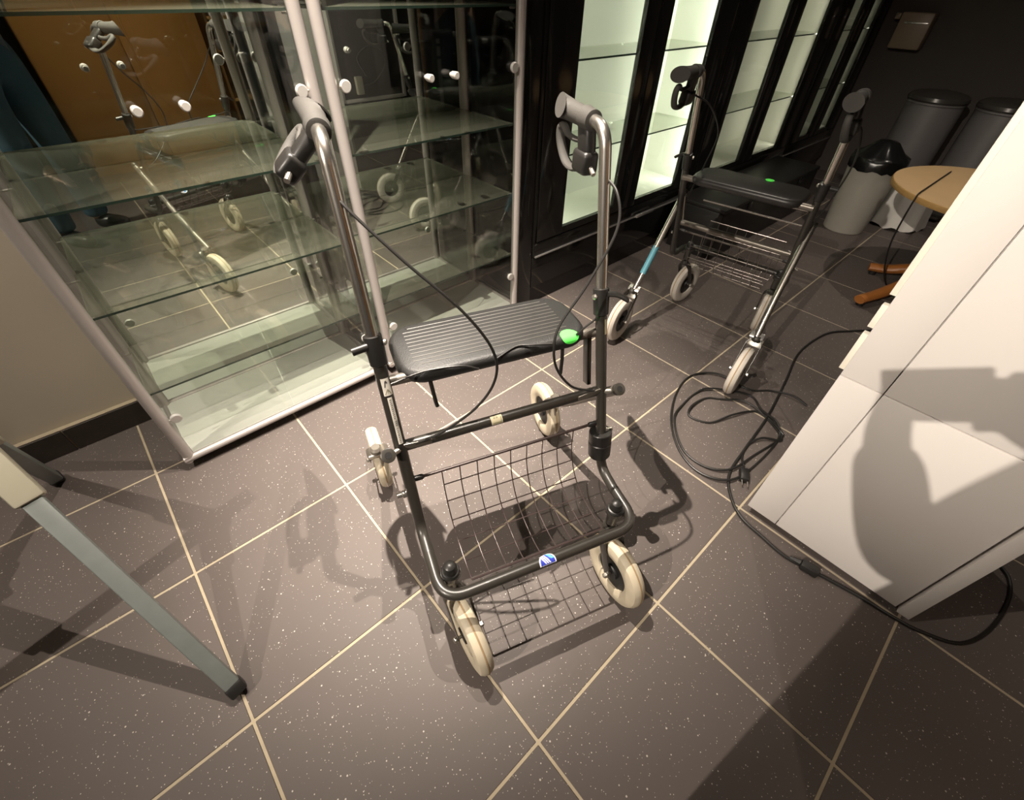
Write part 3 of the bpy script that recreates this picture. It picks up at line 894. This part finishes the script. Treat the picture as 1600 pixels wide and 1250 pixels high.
cfg1 = dict(badge=True, shear=2.45, tilt=(0.85, 0.0), handle_dz=(0.014, 0.0), seat_y=(0.026, 0.200), seat_z=0.668, seat_hx=0.205, seat_mat='seat', ribs=True,
            green=(0.152, 0.036), seat_bars=(0.052,), hooks=True, cross=(0.004, 0.512), cross_mat='frame',
            leg=((0.262, -0.030, 0.535), (0.264, 0.060, 0.435), (0.267, 0.190, 0.290), (0.270, 0.290, 0.205)), leg_mat='gmetal', fork_mat='gmetal',
            rear=(0.292, 0.352), rear_yaw=(0.05, -0.03), tyre='tyre', rod=(-0.021, 0.428), wire='wire',
            basket=((-0.021, 0.428, 0), (-0.028, 0.360, 0), (-0.058, 0.300, 0), (-0.105, 0.270, 0), (-0.160, 0.262, 0), (-0.205, 0.268, 0)), basket_hw=0.163, rows=6,
            castor_yaw=(0.16, 0.10), castor_back=False,
            cables=[
                [(-0.235, 0.150, 0.970), (-0.228, 0.110, 0.955), (-0.160, 0.050, 0.880), (-0.085, 0.005, 0.800), (-0.040, -0.020, 0.722), (-0.040, -0.030, 0.660), (-0.080, -0.030, 0.600), (-0.150, -0.018, 0.545), (-0.205, -0.006, 0.520)],
                [(0.235, 0.140, 0.950), (0.240, 0.080, 0.930), (0.225, 0.040, 0.880), (0.160, 0.010, 0.800), (0.100, -0.008, 0.735), (0.085, -0.022, 0.690), (0.095, -0.028, 0.640), (0.140, -0.020, 0.575), (0.195, -0.008, 0.535), (0.225, -0.004, 0.520)],
            ])
rollator('rollator', 'black four-wheeled rollator with ribbed seat, green dot and cream wheels', (0.7217, -0.4803, 0), math.radians(-19.33), cfg1)

cfg2 = dict(badge=False, shear=0.5, tilt=(0.15, -0.15), handle_dz=(-0.030, -0.020), seat_y=(-0.085, 0.100), seat_z=0.682, seat_hx=0.200, seat_mat='pad', ribs=False,
            green=None, seat_bars=(0.060,), hooks=False, cross=(-0.035, 0.462), cross_mat='gmetal', lever='grip',
            leg=((0.247, -0.040, 0.585), (0.250, 0.020, 0.500), (0.258, 0.130, 0.330), (0.266, 0.200, 0.215)), leg_mat='chrome', fork_mat='frame',
            rear=(0.270, 0.272), rear_yaw=(0.0, 0.0), tyre='tyre2', rod=(-0.060, 0.420), wire='wire2',
            basket=((-0.060, 0.420, 0), (-0.070, 0.330, 0), (-0.090, 0.270, 0), (-0.150, 0.258, 0), (-0.215, 0.262, 0), (-0.240, 0.320, 0), (-0.248, 0.420, 0)), basket_hw=0.165, rows=8,
            castor_yaw=(0.12, -0.20), castor_back=False,
            cables=[
                [(-0.235, 0.150, 0.925), (-0.262, 0.090, 0.900), (-0.280, 0.050, 0.800), (-0.260, 0.020, 0.650), (-0.235, -0.020, 0.520)],
                [(0.235, 0.150, 0.935), (0.200, 0.080, 0.900), (0.160, 0.040, 0.820), (0.180, 0.010, 0.720), (0.225, -0.020, 0.560)],
            ])
r2 = rollator('rollator', 'dark rollator with smooth seat and grey wheels before the black showcases', (2.08, -0.29, 0), math.radians(98), cfg2)
MB().lathe([(0, 0), (0.016, 0), (0.016, 0.0008), (0, 0.0008)], c=(-0.045, -0.060, 0.683), seg=24).build('round_sticker', 'green', r2)
# teal sticker wrapped on one rear leg and name-plate bars
lp = [Vector((0.2553, 0.093, 0.387)), Vector((0.258, 0.130, 0.330)), Vector((0.2612, 0.158, 0.284))]
MB().tube(cr(lp, 4), 0.0130, 16, cap=False).build('leg_sticker', 'teal', r2)
for z_, yy in ((0.585, -0.150), (0.525, -0.165)):
    MB().tube([(-0.20, yy, z_), (0.20, yy, z_)], 0.0035, 10).build('basket_rail', 'chrome', r2)

# ------------------------------------------------------------------ white cabinet on the right
t = thing('white_storage_cabinet', 'tall white laminate cabinet with a flat seamed front and cables at its foot', 'cabinet', (1.35, -1.14, 0))
yl, yr = 0.226, -0.222          # left and right limits (local y)
MB().box((0.225, 0.0, 0.62), (0.41, yl - yr - 0.004, 1.18), bev=0.003).build('carcass', 'panel', t)
MB().box((0.24, 0.0, 0.017), (0.36, 0.40, 0.034)).build('plinth', 'panel', t)
def pane(y0, y1, z0, z1, name='front_panel', d=0.018, x=0.009, mn='panel'):
    return MB().box((x, (y0 + y1) / 2, (z0 + z1) / 2), (d, abs(y1 - y0), abs(z1 - z0)), bev=0.0015).build(name, mn, t)
pane(yl, 0.1385, 0.030, 0.567)
pane(0.1365, -0.186, 0.030, 0.567)
pane(yl, 0.1385, 0.5695, 1.21)
pane(0.1365, -0.186, 0.5695, 1.21)
pane(-0.193, yr, 0.022, 1.21, 'edge_batten', 0.026, 0.008)
MB().box((0.20, 0.0, 1.217), (0.42, 0.46, 0.012), bev=0.002).build('top_panel', 'panel', t)
z = 0.575
for za, zb_ in ((0.575, 0.672), (0.688, 0.742), (0.765, 1.20)):
    MB().box((0.022, yl + 0.006, (za + zb_) / 2), (0.016, 0.012, zb_ - za), bev=0.001).build('edge_strip', 'lip', t)
cabinet_white = t

# ------------------------------------------------------------------ cables on the floor
C1 = [(2.95, -1.06), (2.84, -0.90), (2.686, -0.772), (2.561, -0.701), (2.323, -0.68), (2.074, -0.726), (1.813, -0.772), (1.594, -0.793), (1.444, -0.812), (1.363, -0.86), (1.315, -0.921), (1.3, -0.994), (1.29, -1.067), (1.301, -1.123), (1.316, -1.191), (1.33, -1.269), (1.338, -1.339), (1.352, -1.398), (1.395, -1.473), (1.49, -1.516), (1.623, -1.536), (1.705, -1.526), (1.742, -1.495)]
COIL = [(1.991, -0.847), (1.993, -0.785), (1.965, -0.711), (1.903, -0.648), (1.886, -0.517), (1.804, -0.447), (1.673, -0.46), (1.514, -0.532), (1.413, -0.629), (1.371, -0.731), (1.403, -0.818), (1.507, -0.849), (1.71, -0.854), (1.793, -0.816), (1.828, -0.739), (1.872, -0.665), (1.780, -0.545), (1.722, -0.518), (1.627, -0.519), (1.52, -0.542), (1.42, -0.643), (1.407, -0.737), (1.457, -0.805), (1.591, -0.83), (1.741, -0.856), (1.766, -0.836), (1.807, -0.767), (1.796, -0.721), (1.705, -0.679), (1.61, -0.641), (1.582, -0.573), (1.624, -0.55), (1.718, -0.559), (1.762, -0.602), (1.814, -0.68), (1.796, -0.78), (1.734, -0.862), (1.679, -0.811), (1.62, -0.792), (1.546, -0.805), (1.487, -0.843)]
t = thing('extension_cable', 'black cable with inline plug running along the foot of the white cabinet', 'cable', (1.30, -1.12, 0))
def floorpath(P, o, z=0.0052, lift=0.0):
    return cr([(p[0] - o[0], p[1] - o[1], z + (lift * (i % 3 == 1))) for i, p in enumerate(P)], 8)
MB().tube(floorpath(C1, (1.30, -1.12)), 0.0048, 8).build('cord', 'cable', t)
b = MB()
b.box((0.0, -0.012, 0.013), (0.030, 0.050, 0.026), bev=0.008, rot=Matrix.Rotation(0.12, 3, 'Z'))
b.tube([(0.0, 0.012, 0.012), (-0.004, 0.040, 0.008)], [0.009, 0.005], 10)
b.build('inline_plug', 'bplastic', t)
t = thing('coiled_cable', 'loosely coiled black cable on the tiles beside the second rollator', 'cable', (1.66, -0.66, 0))
MB().tube(floorpath(COIL, (1.66, -0.66), 0.0044, 0.008), 0.0040, 8).build('cord', 'cable', t)
b = MB()
b.box((-0.19, -0.188, 0.012), (0.052, 0.030, 0.024), bev=0.006, rot=Matrix.Rotation(0.5, 3, 'Z'))
b.build('plug', 'bplastic', t)
b = MB()
for d_ in (-0.008, 0.008):
    b.cyl((-0.214 - d_ * 0.4, -0.202 + d_, 0.014), (-0.232 - d_ * 0.4, -0.212 + d_, 0.014), 0.0024, 8)
b.build('plug_pins', 'steel', t)

# ------------------------------------------------------------------ steel trestle on the left
t = thing('steel_trestle', 'grey steel folding trestle with cream plastic joint and black feet', 'trestle', (0, -0.377, 0))
def sqtube(a, b_, s, name, mn, parent, bev=0.004):
    a, b_ = Vector(a), Vector(b_)
    d = (b_ - a)
    q = d.to_track_quat('Z', 'X').to_matrix()
    return MB().box((a + b_) / 2, (s, s, d.length), bev=bev, rot=q).build(name, mn, parent)
side = Vector((-0.973, -0.231, 0)) * 0.95
apex = Vector((-0.120, 0.497, 0.612))
for off in (Vector((0, 0, 0)), side):
    for foot in (Vector((0, 0, 0.012)), Vector((-0.240, 0.994, 0.012))):
        f0 = foot + off
        d = (apex + off - f0).normalized()
        sqtube(f0 + d * 0.012, apex + off - d * 0.05, 0.033, 'leg', 'rack', t)
        MB().box(f0 + d * 0.014 + Vector((0, 0, 0.002)), (0.038, 0.038, 0.030), bev=0.006, rot=d.to_track_quat('Z', 'X').to_matrix()).build('foot_cap', 'bplastic', t)
    for foot in (Vector((0, 0, 0.012)), Vector((-0.240, 0.994, 0.012))):
        d = (apex + off - foot - off).normalized()
        sqtube(foot + off + d * 0.585, apex + off, 0.048, 'joint_sleeve', 'creamp', t, 0.006)
    MB().box(apex + off, (0.07, 0.07, 0.06), bev=0.012, rot=Matrix.Rotation(-0.23, 3, 'Z')).build('hinge_block', 'creamp', t)
sqtube(apex + Vector((0, 0, 0.045)) - side * 0.08, apex + side * 1.08 + Vector((0, 0, 0.045)), 0.045, 'beam', 'rack', t)

# ------------------------------------------------------------------ far corner: bins, cloth, table, dispenser
t = thing('waste_bin', 'pale tapered waste bin lined with a black bag', 'bin', (3.99, -0.27, 0))
MB().lathe([(0.0, 0.0), (0.115, 0.0), (0.120, 0.006), (0.148, 0.40), (0.150, 0.425), (0.144, 0.425), (0.140, 0.40), (0.112, 0.012), (0.0, 0.012)], seg=40).build('body', 'bin_w', t)
vs_, fs_ = [], []
seg = 36
rr = random.Random(5)
lay = [(0.154, 0.385), (0.156, 0.43), (0.150, 0.450), (0.130, 0.462), (0.110, 0.475), (0.085, 0.50), (0.055, 0.53), (0.0, 0.54)]
for r_, z in lay:
    for k in range(seg):
        th = 2 * PI * k / seg
        q = r_ * (1 + 0.06 * math.sin(5 * th + z * 30) + 0.03 * math.sin(11 * th))if z > .44 else r_ * (1 + 0.012 * math.sin(9 * th))
        vs_.append((q * math.cos(th), q * math.sin(th), z + (rr.uniform(-.008, .008) if z < .39 else 0)))
for i in range(len(lay) - 1):
    for k in range(seg):
        k2 = (k + 1) % seg
        fs_.append((i * seg + k, i * seg + k2, (i + 1) * seg + k2, (i + 1) * seg + k))
MB().add(vs_, fs_).build('bin_bag', 'bag', t, angle=50)

def pedal_bin(loc, label):
    t = thing('pedal_bin', label, 'bin', loc, group='grey pedal bins by the dark wall')
    MB().lathe([(0.0, 0.0), (0.168, 0.0), (0.170, 0.02), (0.165, 0.024), (0.165, 0.64), (0.170, 0.645), (0.170, 0.655), (0.0, 0.655)], seg=40).build('body', 'bin_g', t)
    MB().lathe([(0.172, 0.656), (0.176, 0.665), (0.172, 0.684), (0.150, 0.698), (0.100, 0.708), (0.0, 0.713)], seg=40).build('lid', 'lid', t)
    MB().lathe([(0.1705, 0.0), (0.1725, 0.003), (0.1725, 0.040), (0.1705, 0.043)], closed=True, seg=40).build('base_ring', 'lid', t)
    MB().box((-0.185, 0.0, 0.022), (0.050, 0.060, 0.012), bev=0.004).build('pedal', 'lid', t)
    return t
pedal_bin((4.78, -0.26, 0), 'grey steel pedal bin nearer the showcases')
pedal_bin((4.82, -0.64, 0), 'grey steel pedal bin half hidden by the white cabinet')

# draped white cloth over a low box behind the table
t = thing('white_cloth_stool', 'low stool draped with a white cloth behind the pale bin', 'stool', (4.36, -0.48, 0))
vs_, fs_ = [], []
seg = 48
lay = [(0.0, 0.335), (0.10, 0.335), (0.125, 0.325), (0.135, 0.29), (0.145, 0.18), (0.155, 0.08), (0.162, 0.012)]
for i, (r_, z) in enumerate(lay):
    for k in range(seg):
        th = 2 * PI * k / seg
        a = max(0, i - 2) * 0.020
        q = r_ * (1 + a * math.sin(8 * th + 0.5) + a * 0.5 * math.sin(13 * th))
        vs_.append((q * math.cos(th), q * math.sin(th), z + (0.012 * math.sin(8 * th) * (i == len(lay) - 1) if i else 0)))
for i in range(len(lay) - 1):
    for k in range(seg):
        k2 = (k + 1) % seg
        fs_.append((i * seg + k, i * seg + k2, (i + 1) * seg + k2, (i + 1) * seg + k))
MB().add(vs_, fs_).build('cloth', 'cloth', t, angle=80)
b = MB().lathe([(0.0, 0.30), (0.11, 0.30), (0.11, 0.32), (0.0, 0.32)], seg=24)
b.build('seat', 'bin_g', t)
for k in range(3):
    th = 2 * PI * k / 3 + 0.3
    MB().cyl((0.07 * math.cos(th), 0.07 * math.sin(th), 0.30), (0.10 * math.cos(th), 0.10 * math.sin(th), 0.0), 0.010, 10).build('leg', 'bin_g', t)

t = thing('round_table', 'low round table with birch top and orange wooden star base', 'table', (3.50, -0.905, 0))
MB().lathe([(0.0, 0.470), (0.425, 0.470), (0.440, 0.474), (0.443, 0.485), (0.440, 0.497), (0.4385, 0.498)], seg=64).build('table_edge', 'birch_e', t)
MB().lathe([(0.0, 0.494), (0.438, 0.494), (0.438, 0.4995), (0.0, 0.4995)], seg=64).build('table_top', 'birch', t)
MB().lathe([(0.12, 0.470), (0.12, 0.460), (0.032, 0.450), (0.030, 0.10), (0.05, 0.09), (0.05, 0.05), (0, 0.05)], seg=28).build('pedestal', 'bin_g', t)
for fv in ((-0.535, 0.205), (-0.085, 0.300), (0.40, 0.02), (-0.10, -0.40)):
    d = Vector((fv[0], fv[1], 0)); R0 = d.length; d.normalize()
    path = [d * 0.02 + Vector((0, 0, 0.085)), d * R0 * 0.35 + Vector((0, 0, 0.080)), d * R0 * 0.72 + Vector((0, 0, 0.046)), d * R0 + Vector((0, 0, 0.036))]
    pp = cr(path, 6)
    n = len(pp)
    MB().tube(pp, [(0.032 - 0.012 * i / n, 0.034 - 0.006 * i / n) for i in range(n)], 12, flat=(0, 0, 1)).build('foot', 'owood', t)
    MB().cyl(d * (R0 - 0.03) + Vector((0, 0, 0.0)), d * (R0 - 0.03) + Vector((0, 0, 0.022)), 0.018, 14).build('foot_pad', 'bplastic', t)

t = thing('wall_dispenser', 'beige towel dispenser mounted high on the dark wall', 'dispenser', (X1, 0.175, 0.87))
MB().box((-0.055, 0, 0.105), (0.11, 0.200, 0.205), bev=0.012).build('body', 'disp', t)
MB().box((-0.112, -0.012, 0.150), (0.012, 0.150, 0.012), bev=0.003).build('slot_bar', 'trim', t)
MB().box((-0.050, 0.128, 0.180), (0.06, 0.035, 0.035), bev=0.006).build('side_knob', 'disp', t)

t = thing('hanging_cable', 'thin black cable hanging over the edge of the birch table', 'cable', (3.30, -0.58, 0))
hp = [(0.40, -0.080, 0.5045), (0.20, -0.075, 0.5045), (0.0, -0.070, 0.5045), (-0.130, -0.068, 0.5048), (-0.172, -0.070, 0.490), (-0.182, -0.074, 0.40), (-0.175, -0.085, 0.28), (-0.13, -0.12, 0.14), (-0.07, -0.17, 0.04), (0.02, -0.23, 0.0045), (0.14, -0.28, 0.0042)]
MB().tube(cr(hp, 8), 0.0038, 8).build('cord', 'cable', t)

t = thing('black_filler_box', 'long low black box filling the dark area before the half lit showcase', 'box', (3.47, 0.22, 0))  # box added to fill the dark area behind the second rollator
MB().box((0, 0, 0.135), (1.30, 0.30, 0.27), bev=0.006).build('body', 'bplastic', t)
MB().box((0, 0, 0.282), (1.31, 0.31, 0.024), bev=0.006).build('lid', 'bplastic', t)
for sx in (-0.35, 0.35):
    MB().box((sx, -0.157, 0.262), (0.05, 0.008, 0.040), bev=0.002).build('latch', 'black_gloss', t)

# ------------------------------------------------------------------ what the mirrors show behind the camera
t = thing('brown_cupboard', 'tall orange-brown laminate cupboard seen in the cabinet mirror', 'cupboard', (0.86, -2.45, 0))
MB().box((0, 0, 1.02), (1.04, 0.46, 1.92), bev=0.004).build('carcass', 'cupb', t)
MB().box((0, 0.0, 0.03), (1.00, 0.40, 0.06)).build('plinth', 'bplastic', t)
for sx in (-1, 1):
    dr = MB().box((sx * 0.26, 0.238, 1.02), (0.512, 0.018, 1.88), bev=0.002).build('door', 'cupb', t)
    MB().tube(cr([(sx * 0.04, 0.247, 1.04), (sx * 0.04, 0.268, 1.05), (sx * 0.04, 0.268, 1.15), (sx * 0.04, 0.247, 1.16)], 5), 0.005, 10).build('door_handle', 'steel', dr)

t = thing('wooden_side_shelf', 'open wooden shelf unit beside the brown cupboard', 'shelf', (1.72, -2.48, 0))
for sx in (-1, 1):
    MB().box((sx * 0.26, 0, 0.55), (0.02, 0.36, 1.10), bev=0.002).build('side_board', 'birch_e', t)
for z in (0.06, 0.42, 0.74, 0.93):
    MB().box((0, 0, z), (0.50, 0.35, 0.02), bev=0.002).build('shelf_board', 'birch_e', t)
t = thing('storage_box', 'white box with red lid on the wooden shelf unit', 'box', (1.62, -2.44, 0.94))
MB().box((0, 0, 0.035), (0.24, 0.22, 0.07), bev=0.006).build('body', 'white', t)
MB().box((0, 0, 0.086), (0.26, 0.24, 0.030), bev=0.006).build('lid', 'red', t)

t = thing('black_equipment_rack', 'black rack with silver door frame seen in the second cabinet mirror', 'rack', (2.75, -2.45, 0))
MB().box((0, -0.06, 0.90), (1.20, 0.40, 1.80), bev=0.004).build('carcass', 'bplastic', t)
for sx, x_ in ((-1, -0.35), (1, 0.31)):
    MB().box((x_, 0.155, 1.03), (0.030, 0.030, 1.46), bev=0.004).build('door_frame', 'alu', t)
for z in (0.31, 1.75):
    MB().box((-0.02, 0.155, z), (0.63, 0.028, 0.028), bev=0.004).build('door_frame', 'alu', t)
MB().box((-0.18, 0.185, 0.43), (0.07, 0.040, 0.14), bev=0.008).build('power_socket', 'creamp', t)
MB().tube(cr([(-0.14, 0.19, 0.42), (0.0, 0.20, 0.46), (0.12, 0.20, 0.60), (0.0, 0.20, 0.72), (-0.16, 0.20, 0.64), (-0.10, 0.20, 0.50)], 8), 0.008, 8).build('cord', 'cable', t)

# ------------------------------------------------------------------ the photographer (seen in the mirror, casts the shadow on the white cabinet)
def skin_mesh(name, V, Eg, Rd, root, mname, sub=2):
    me = bpy.data.meshes.new(name)
    me.from_pydata([tuple(v) for v in V], Eg, [])
    o = bpy.data.objects.new(name, me)
    COL.objects.link(o)
    md = o.modifiers.new('skin', 'SKIN')
    md.use_smooth_shade = True
    sv = me.skin_vertices[0].data
    for i, r in enumerate(Rd):
        sv[i].radius = r if isinstance(r, tuple) else (r, r)
        sv[i].use_root = (i == root)
    sb = o.modifiers.new('sub', 'SUBSURF')
    sb.levels = sub; sb.render_levels = sub
    dg = bpy.context.evaluated_depsgraph_get()
    dg.update()
    new = bpy.data.meshes.new_from_object(o.evaluated_get(dg))
    o.modifiers.clear()
    o.data = new
    bpy.data.meshes.remove(me)
    new.materials.clear()
    new.materials.append(MT[mname])
    for p in new.polygons:
        p.use_smooth = True
    return o

PB = Vector((0.130, -1.260, 0))
F_ = Vector((0.682, 0.731, 0)); R_ = Vector((0.731, -0.682, 0)); Z_ = Vector((0, 0, 1))
def L_(f, r, z): return F_ * f + R_ * r + Z_ * z          # body-local point
camL = CAM - PB
pL = camL + BACK * 0.022
hand = {s: pL + RIGHT * s * 0.085 + BACK * 0.012 - UP * 0.012 for s in (-1, 1)}
V, Eg, Rd = [], [], []
def nv_(p, r, par=None):
    V.append(Vector(p)); Rd.append(r)
    if par is not None: Eg.append((par, len(V) - 1))
    return len(V) - 1
pelvis = nv_(L_(0, 0, 0.93), 0.125)
waist = nv_(L_(0.01, 0, 1.10), 0.115, pelvis)
chest = nv_(L_(-0.005, 0, 1.30), 0.130, waist)
neck0 = nv_(L_(-0.01, 0, 1.455), 0.062, chest)
neck1 = nv_(L_(0.015, 0, 1.52), 0.052, neck0)
head0 = nv_(L_(0.045, 0, 1.585), 0.078, neck1)
head1 = nv_(L_(0.050, 0, 1.660), 0.088, head0)
head2 = nv_(L_(0.030, 0, 1.725), 0.066, head1)
armpts = {}
for s in (-1, 1):
    hip = nv_(L_(0.0, s * 0.095, 0.86), 0.092, pelvis)
    knee = nv_(L_(0.02, s * 0.115, 0.48), 0.058, hip)
    ank = nv_(L_(-0.01, s * 0.125, 0.09), 0.036, knee)
    heel = nv_(L_(0.015, s * 0.128, 0.045), 0.036, ank)
    toe = nv_(L_(0.13, s * 0.140, 0.035), 0.030, heel)
    sh = nv_(L_(-0.005, s * 0.175, 1.405), 0.062, chest)
    el_p = L_(0.03, s * 0.235, 1.100)
    el = nv_(el_p, 0.043, sh)
    wr_p = el_p.lerp(hand[s], 0.86)
    wr = nv_(wr_p, 0.028, el)
    hd = hand[s] - wr_p
    pm = nv_(hand[s], (0.036, 0.017), wr)
    armpts[s] = (V[sh].copy(), el_p, wr_p)
    # four fingers wrap behind the phone, thumb on its back edge
    up = UP
    for k in range(4):
        off = up * (0.030 - 0.020 * k)
        ln = (0.9, 1.0, 0.95, 0.75)[k]
        a = nv_(hand[s] + off * 0.9 - RIGHT * s * 0.018, 0.0095, pm)
        b1 = nv_(hand[s] + off - RIGHT * s * 0.040 * ln + BACK * -0.006, 0.0088, a)
        c1_ = nv_(hand[s] + off - RIGHT * s * 0.058 * ln + BACK * 0.002, 0.0078, b1)
    th0 = nv_(hand[s] + up * 0.020 + BACK * 0.020 + RIGHT * s * 0.004, 0.0115, pm)
    th1 = nv_(hand[s] + up * 0.030 + BACK * 0.036 - RIGHT * s * 0.018, 0.0100, th0)
    nv_(hand[s] + up * 0.034 + BACK * 0.038 - RIGHT * s * 0.038, 0.0085, th1)
person = skin_mesh('person', V, Eg, Rd, 0, 'skin')
person.location = PB
tag(person, 'person in blue jeans and dark jacket taking the photograph, seen in the mirror', 'person')
# face
for s in (-1, 1):
    MB().lathe([(0, -0.010), (0.009, -0.006), (0.0115, 0), (0.009, 0.006), (0, 0.010)], c=L_(0.128, s * 0.032, 1.645), axis=F_, seg=14).build('eye', 'white', person)
    MB().lathe([(0, 0.0), (0.005, 0.0), (0.004, 0.002), (0, 0.002)], c=L_(0.1385, s * 0.032, 1.643), axis=F_, seg=12).build('iris', 'hole', person)
    MB().tube(cr([L_(0.045, s * 0.084, 1.672), L_(0.030, s * 0.096, 1.678), L_(0.025, s * 0.096, 1.640), L_(0.045, s * 0.086, 1.620)], 5), 0.008, 8).build('ear', 'skin', person)
MB().tube(cr([L_(0.128, 0, 1.660), L_(0.146, 0, 1.630), L_(0.150, 0, 1.612), L_(0.130, 0, 1.602)], 5), [0.008 + 0.005 * (i / 15) for i in range(16)], 10).build('nose', 'skin', person)
MB().tube(cr([L_(0.112, -0.026, 1.572), L_(0.124, 0, 1.576), L_(0.112, 0.026, 1.572)], 5), 0.0055, 8).build('mouth', 'red', person)
hv, hf = [], []
seg = 28
for i in range(9):
    ph = PI * 0.60 * i / 8
    for k in range(seg):
        th = 2 * PI * k / seg
        cutz = 0.62 if math.cos(th) > 0.3 else 1.0
        p2 = ph * cutz
        hv.append(L_(0.035 + 0.112 * math.sin(p2) * math.cos(th), 0.102 * math.sin(p2) * math.sin(th), 1.672 + 0.118 * math.cos(p2)))
for i in range(8):
    for k in range(seg):
        k2 = (k + 1) % seg
        hf.append((i * seg + k, i * seg + k2, (i + 1) * seg + k2, (i + 1) * seg + k))
MB().add(hv, hf).build('hair', 'hair', person, angle=80)
# jeans
V, Eg, Rd = [], [], []
p0 = nv_(L_(0.0, 0, 0.97), 0.140)
p1 = nv_(L_(0.0, 0, 1.06), 0.132, p0)
for s in (-1, 1):
    a = nv_(L_(0.0, s * 0.095, 0.84), 0.108, p0)
    b1 = nv_(L_(0.02, s * 0.115, 0.48), 0.078, a)
    c_ = nv_(L_(0.0, s * 0.125, 0.12), 0.064, b1)
    nv_(L_(0.0, s * 0.126, 0.075), 0.066, c_)
j = skin_mesh('jeans', V, Eg, Rd, 0, 'jeans'); j.parent = person
# jacket
V, Eg, Rd = [], [], []
q0 = nv_(L_(0.0, 0, 0.98), 0.152)
q1 = nv_(L_(0.01, 0, 1.12), 0.140, q0)
q2 = nv_(L_(-0.005, 0, 1.31), 0.150, q1)
q3 = nv_(L_(-0.01, 0, 1.45), 0.078, q2)
for s in (-1, 1):
    sh, el_p, wr_p = armpts[s]
    a = nv_(sh, 0.078, q2)
    b1 = nv_(el_p, 0.058, a)
    nv_(el_p.lerp(wr_p, 0.92), 0.042, b1)
j = skin_mesh('jacket', V, Eg, Rd, 0, 'jacket'); j.parent = person
for s in (-1, 1):
    V, Eg, Rd = [], [], []
    a = nv_(L_(-0.03, s * 0.126, 0.050), 0.046)
    b1 = nv_(L_(0.06, s * 0.134, 0.046), 0.044, a)
    nv_(L_(0.17, s * 0.146, 0.038), 0.036, b1)
    o = skin_mesh('shoe', V, Eg, Rd, 0, 'bplastic'); o.parent = person
# the phone
ph = bpy.data.objects.new('phone', MB().box((0, 0, 0), (0.150, 0.074, 0.008), bev=0.0035).mesh('phone', 'bplastic'))
COL.objects.link(ph)
mm = m.copy()
for i in range(3):
    mm[i][3] = (PB + pL)[i]
ph.matrix_world = mm
tag(ph, 'black phone held up in the photographer\'s hands', 'phone')
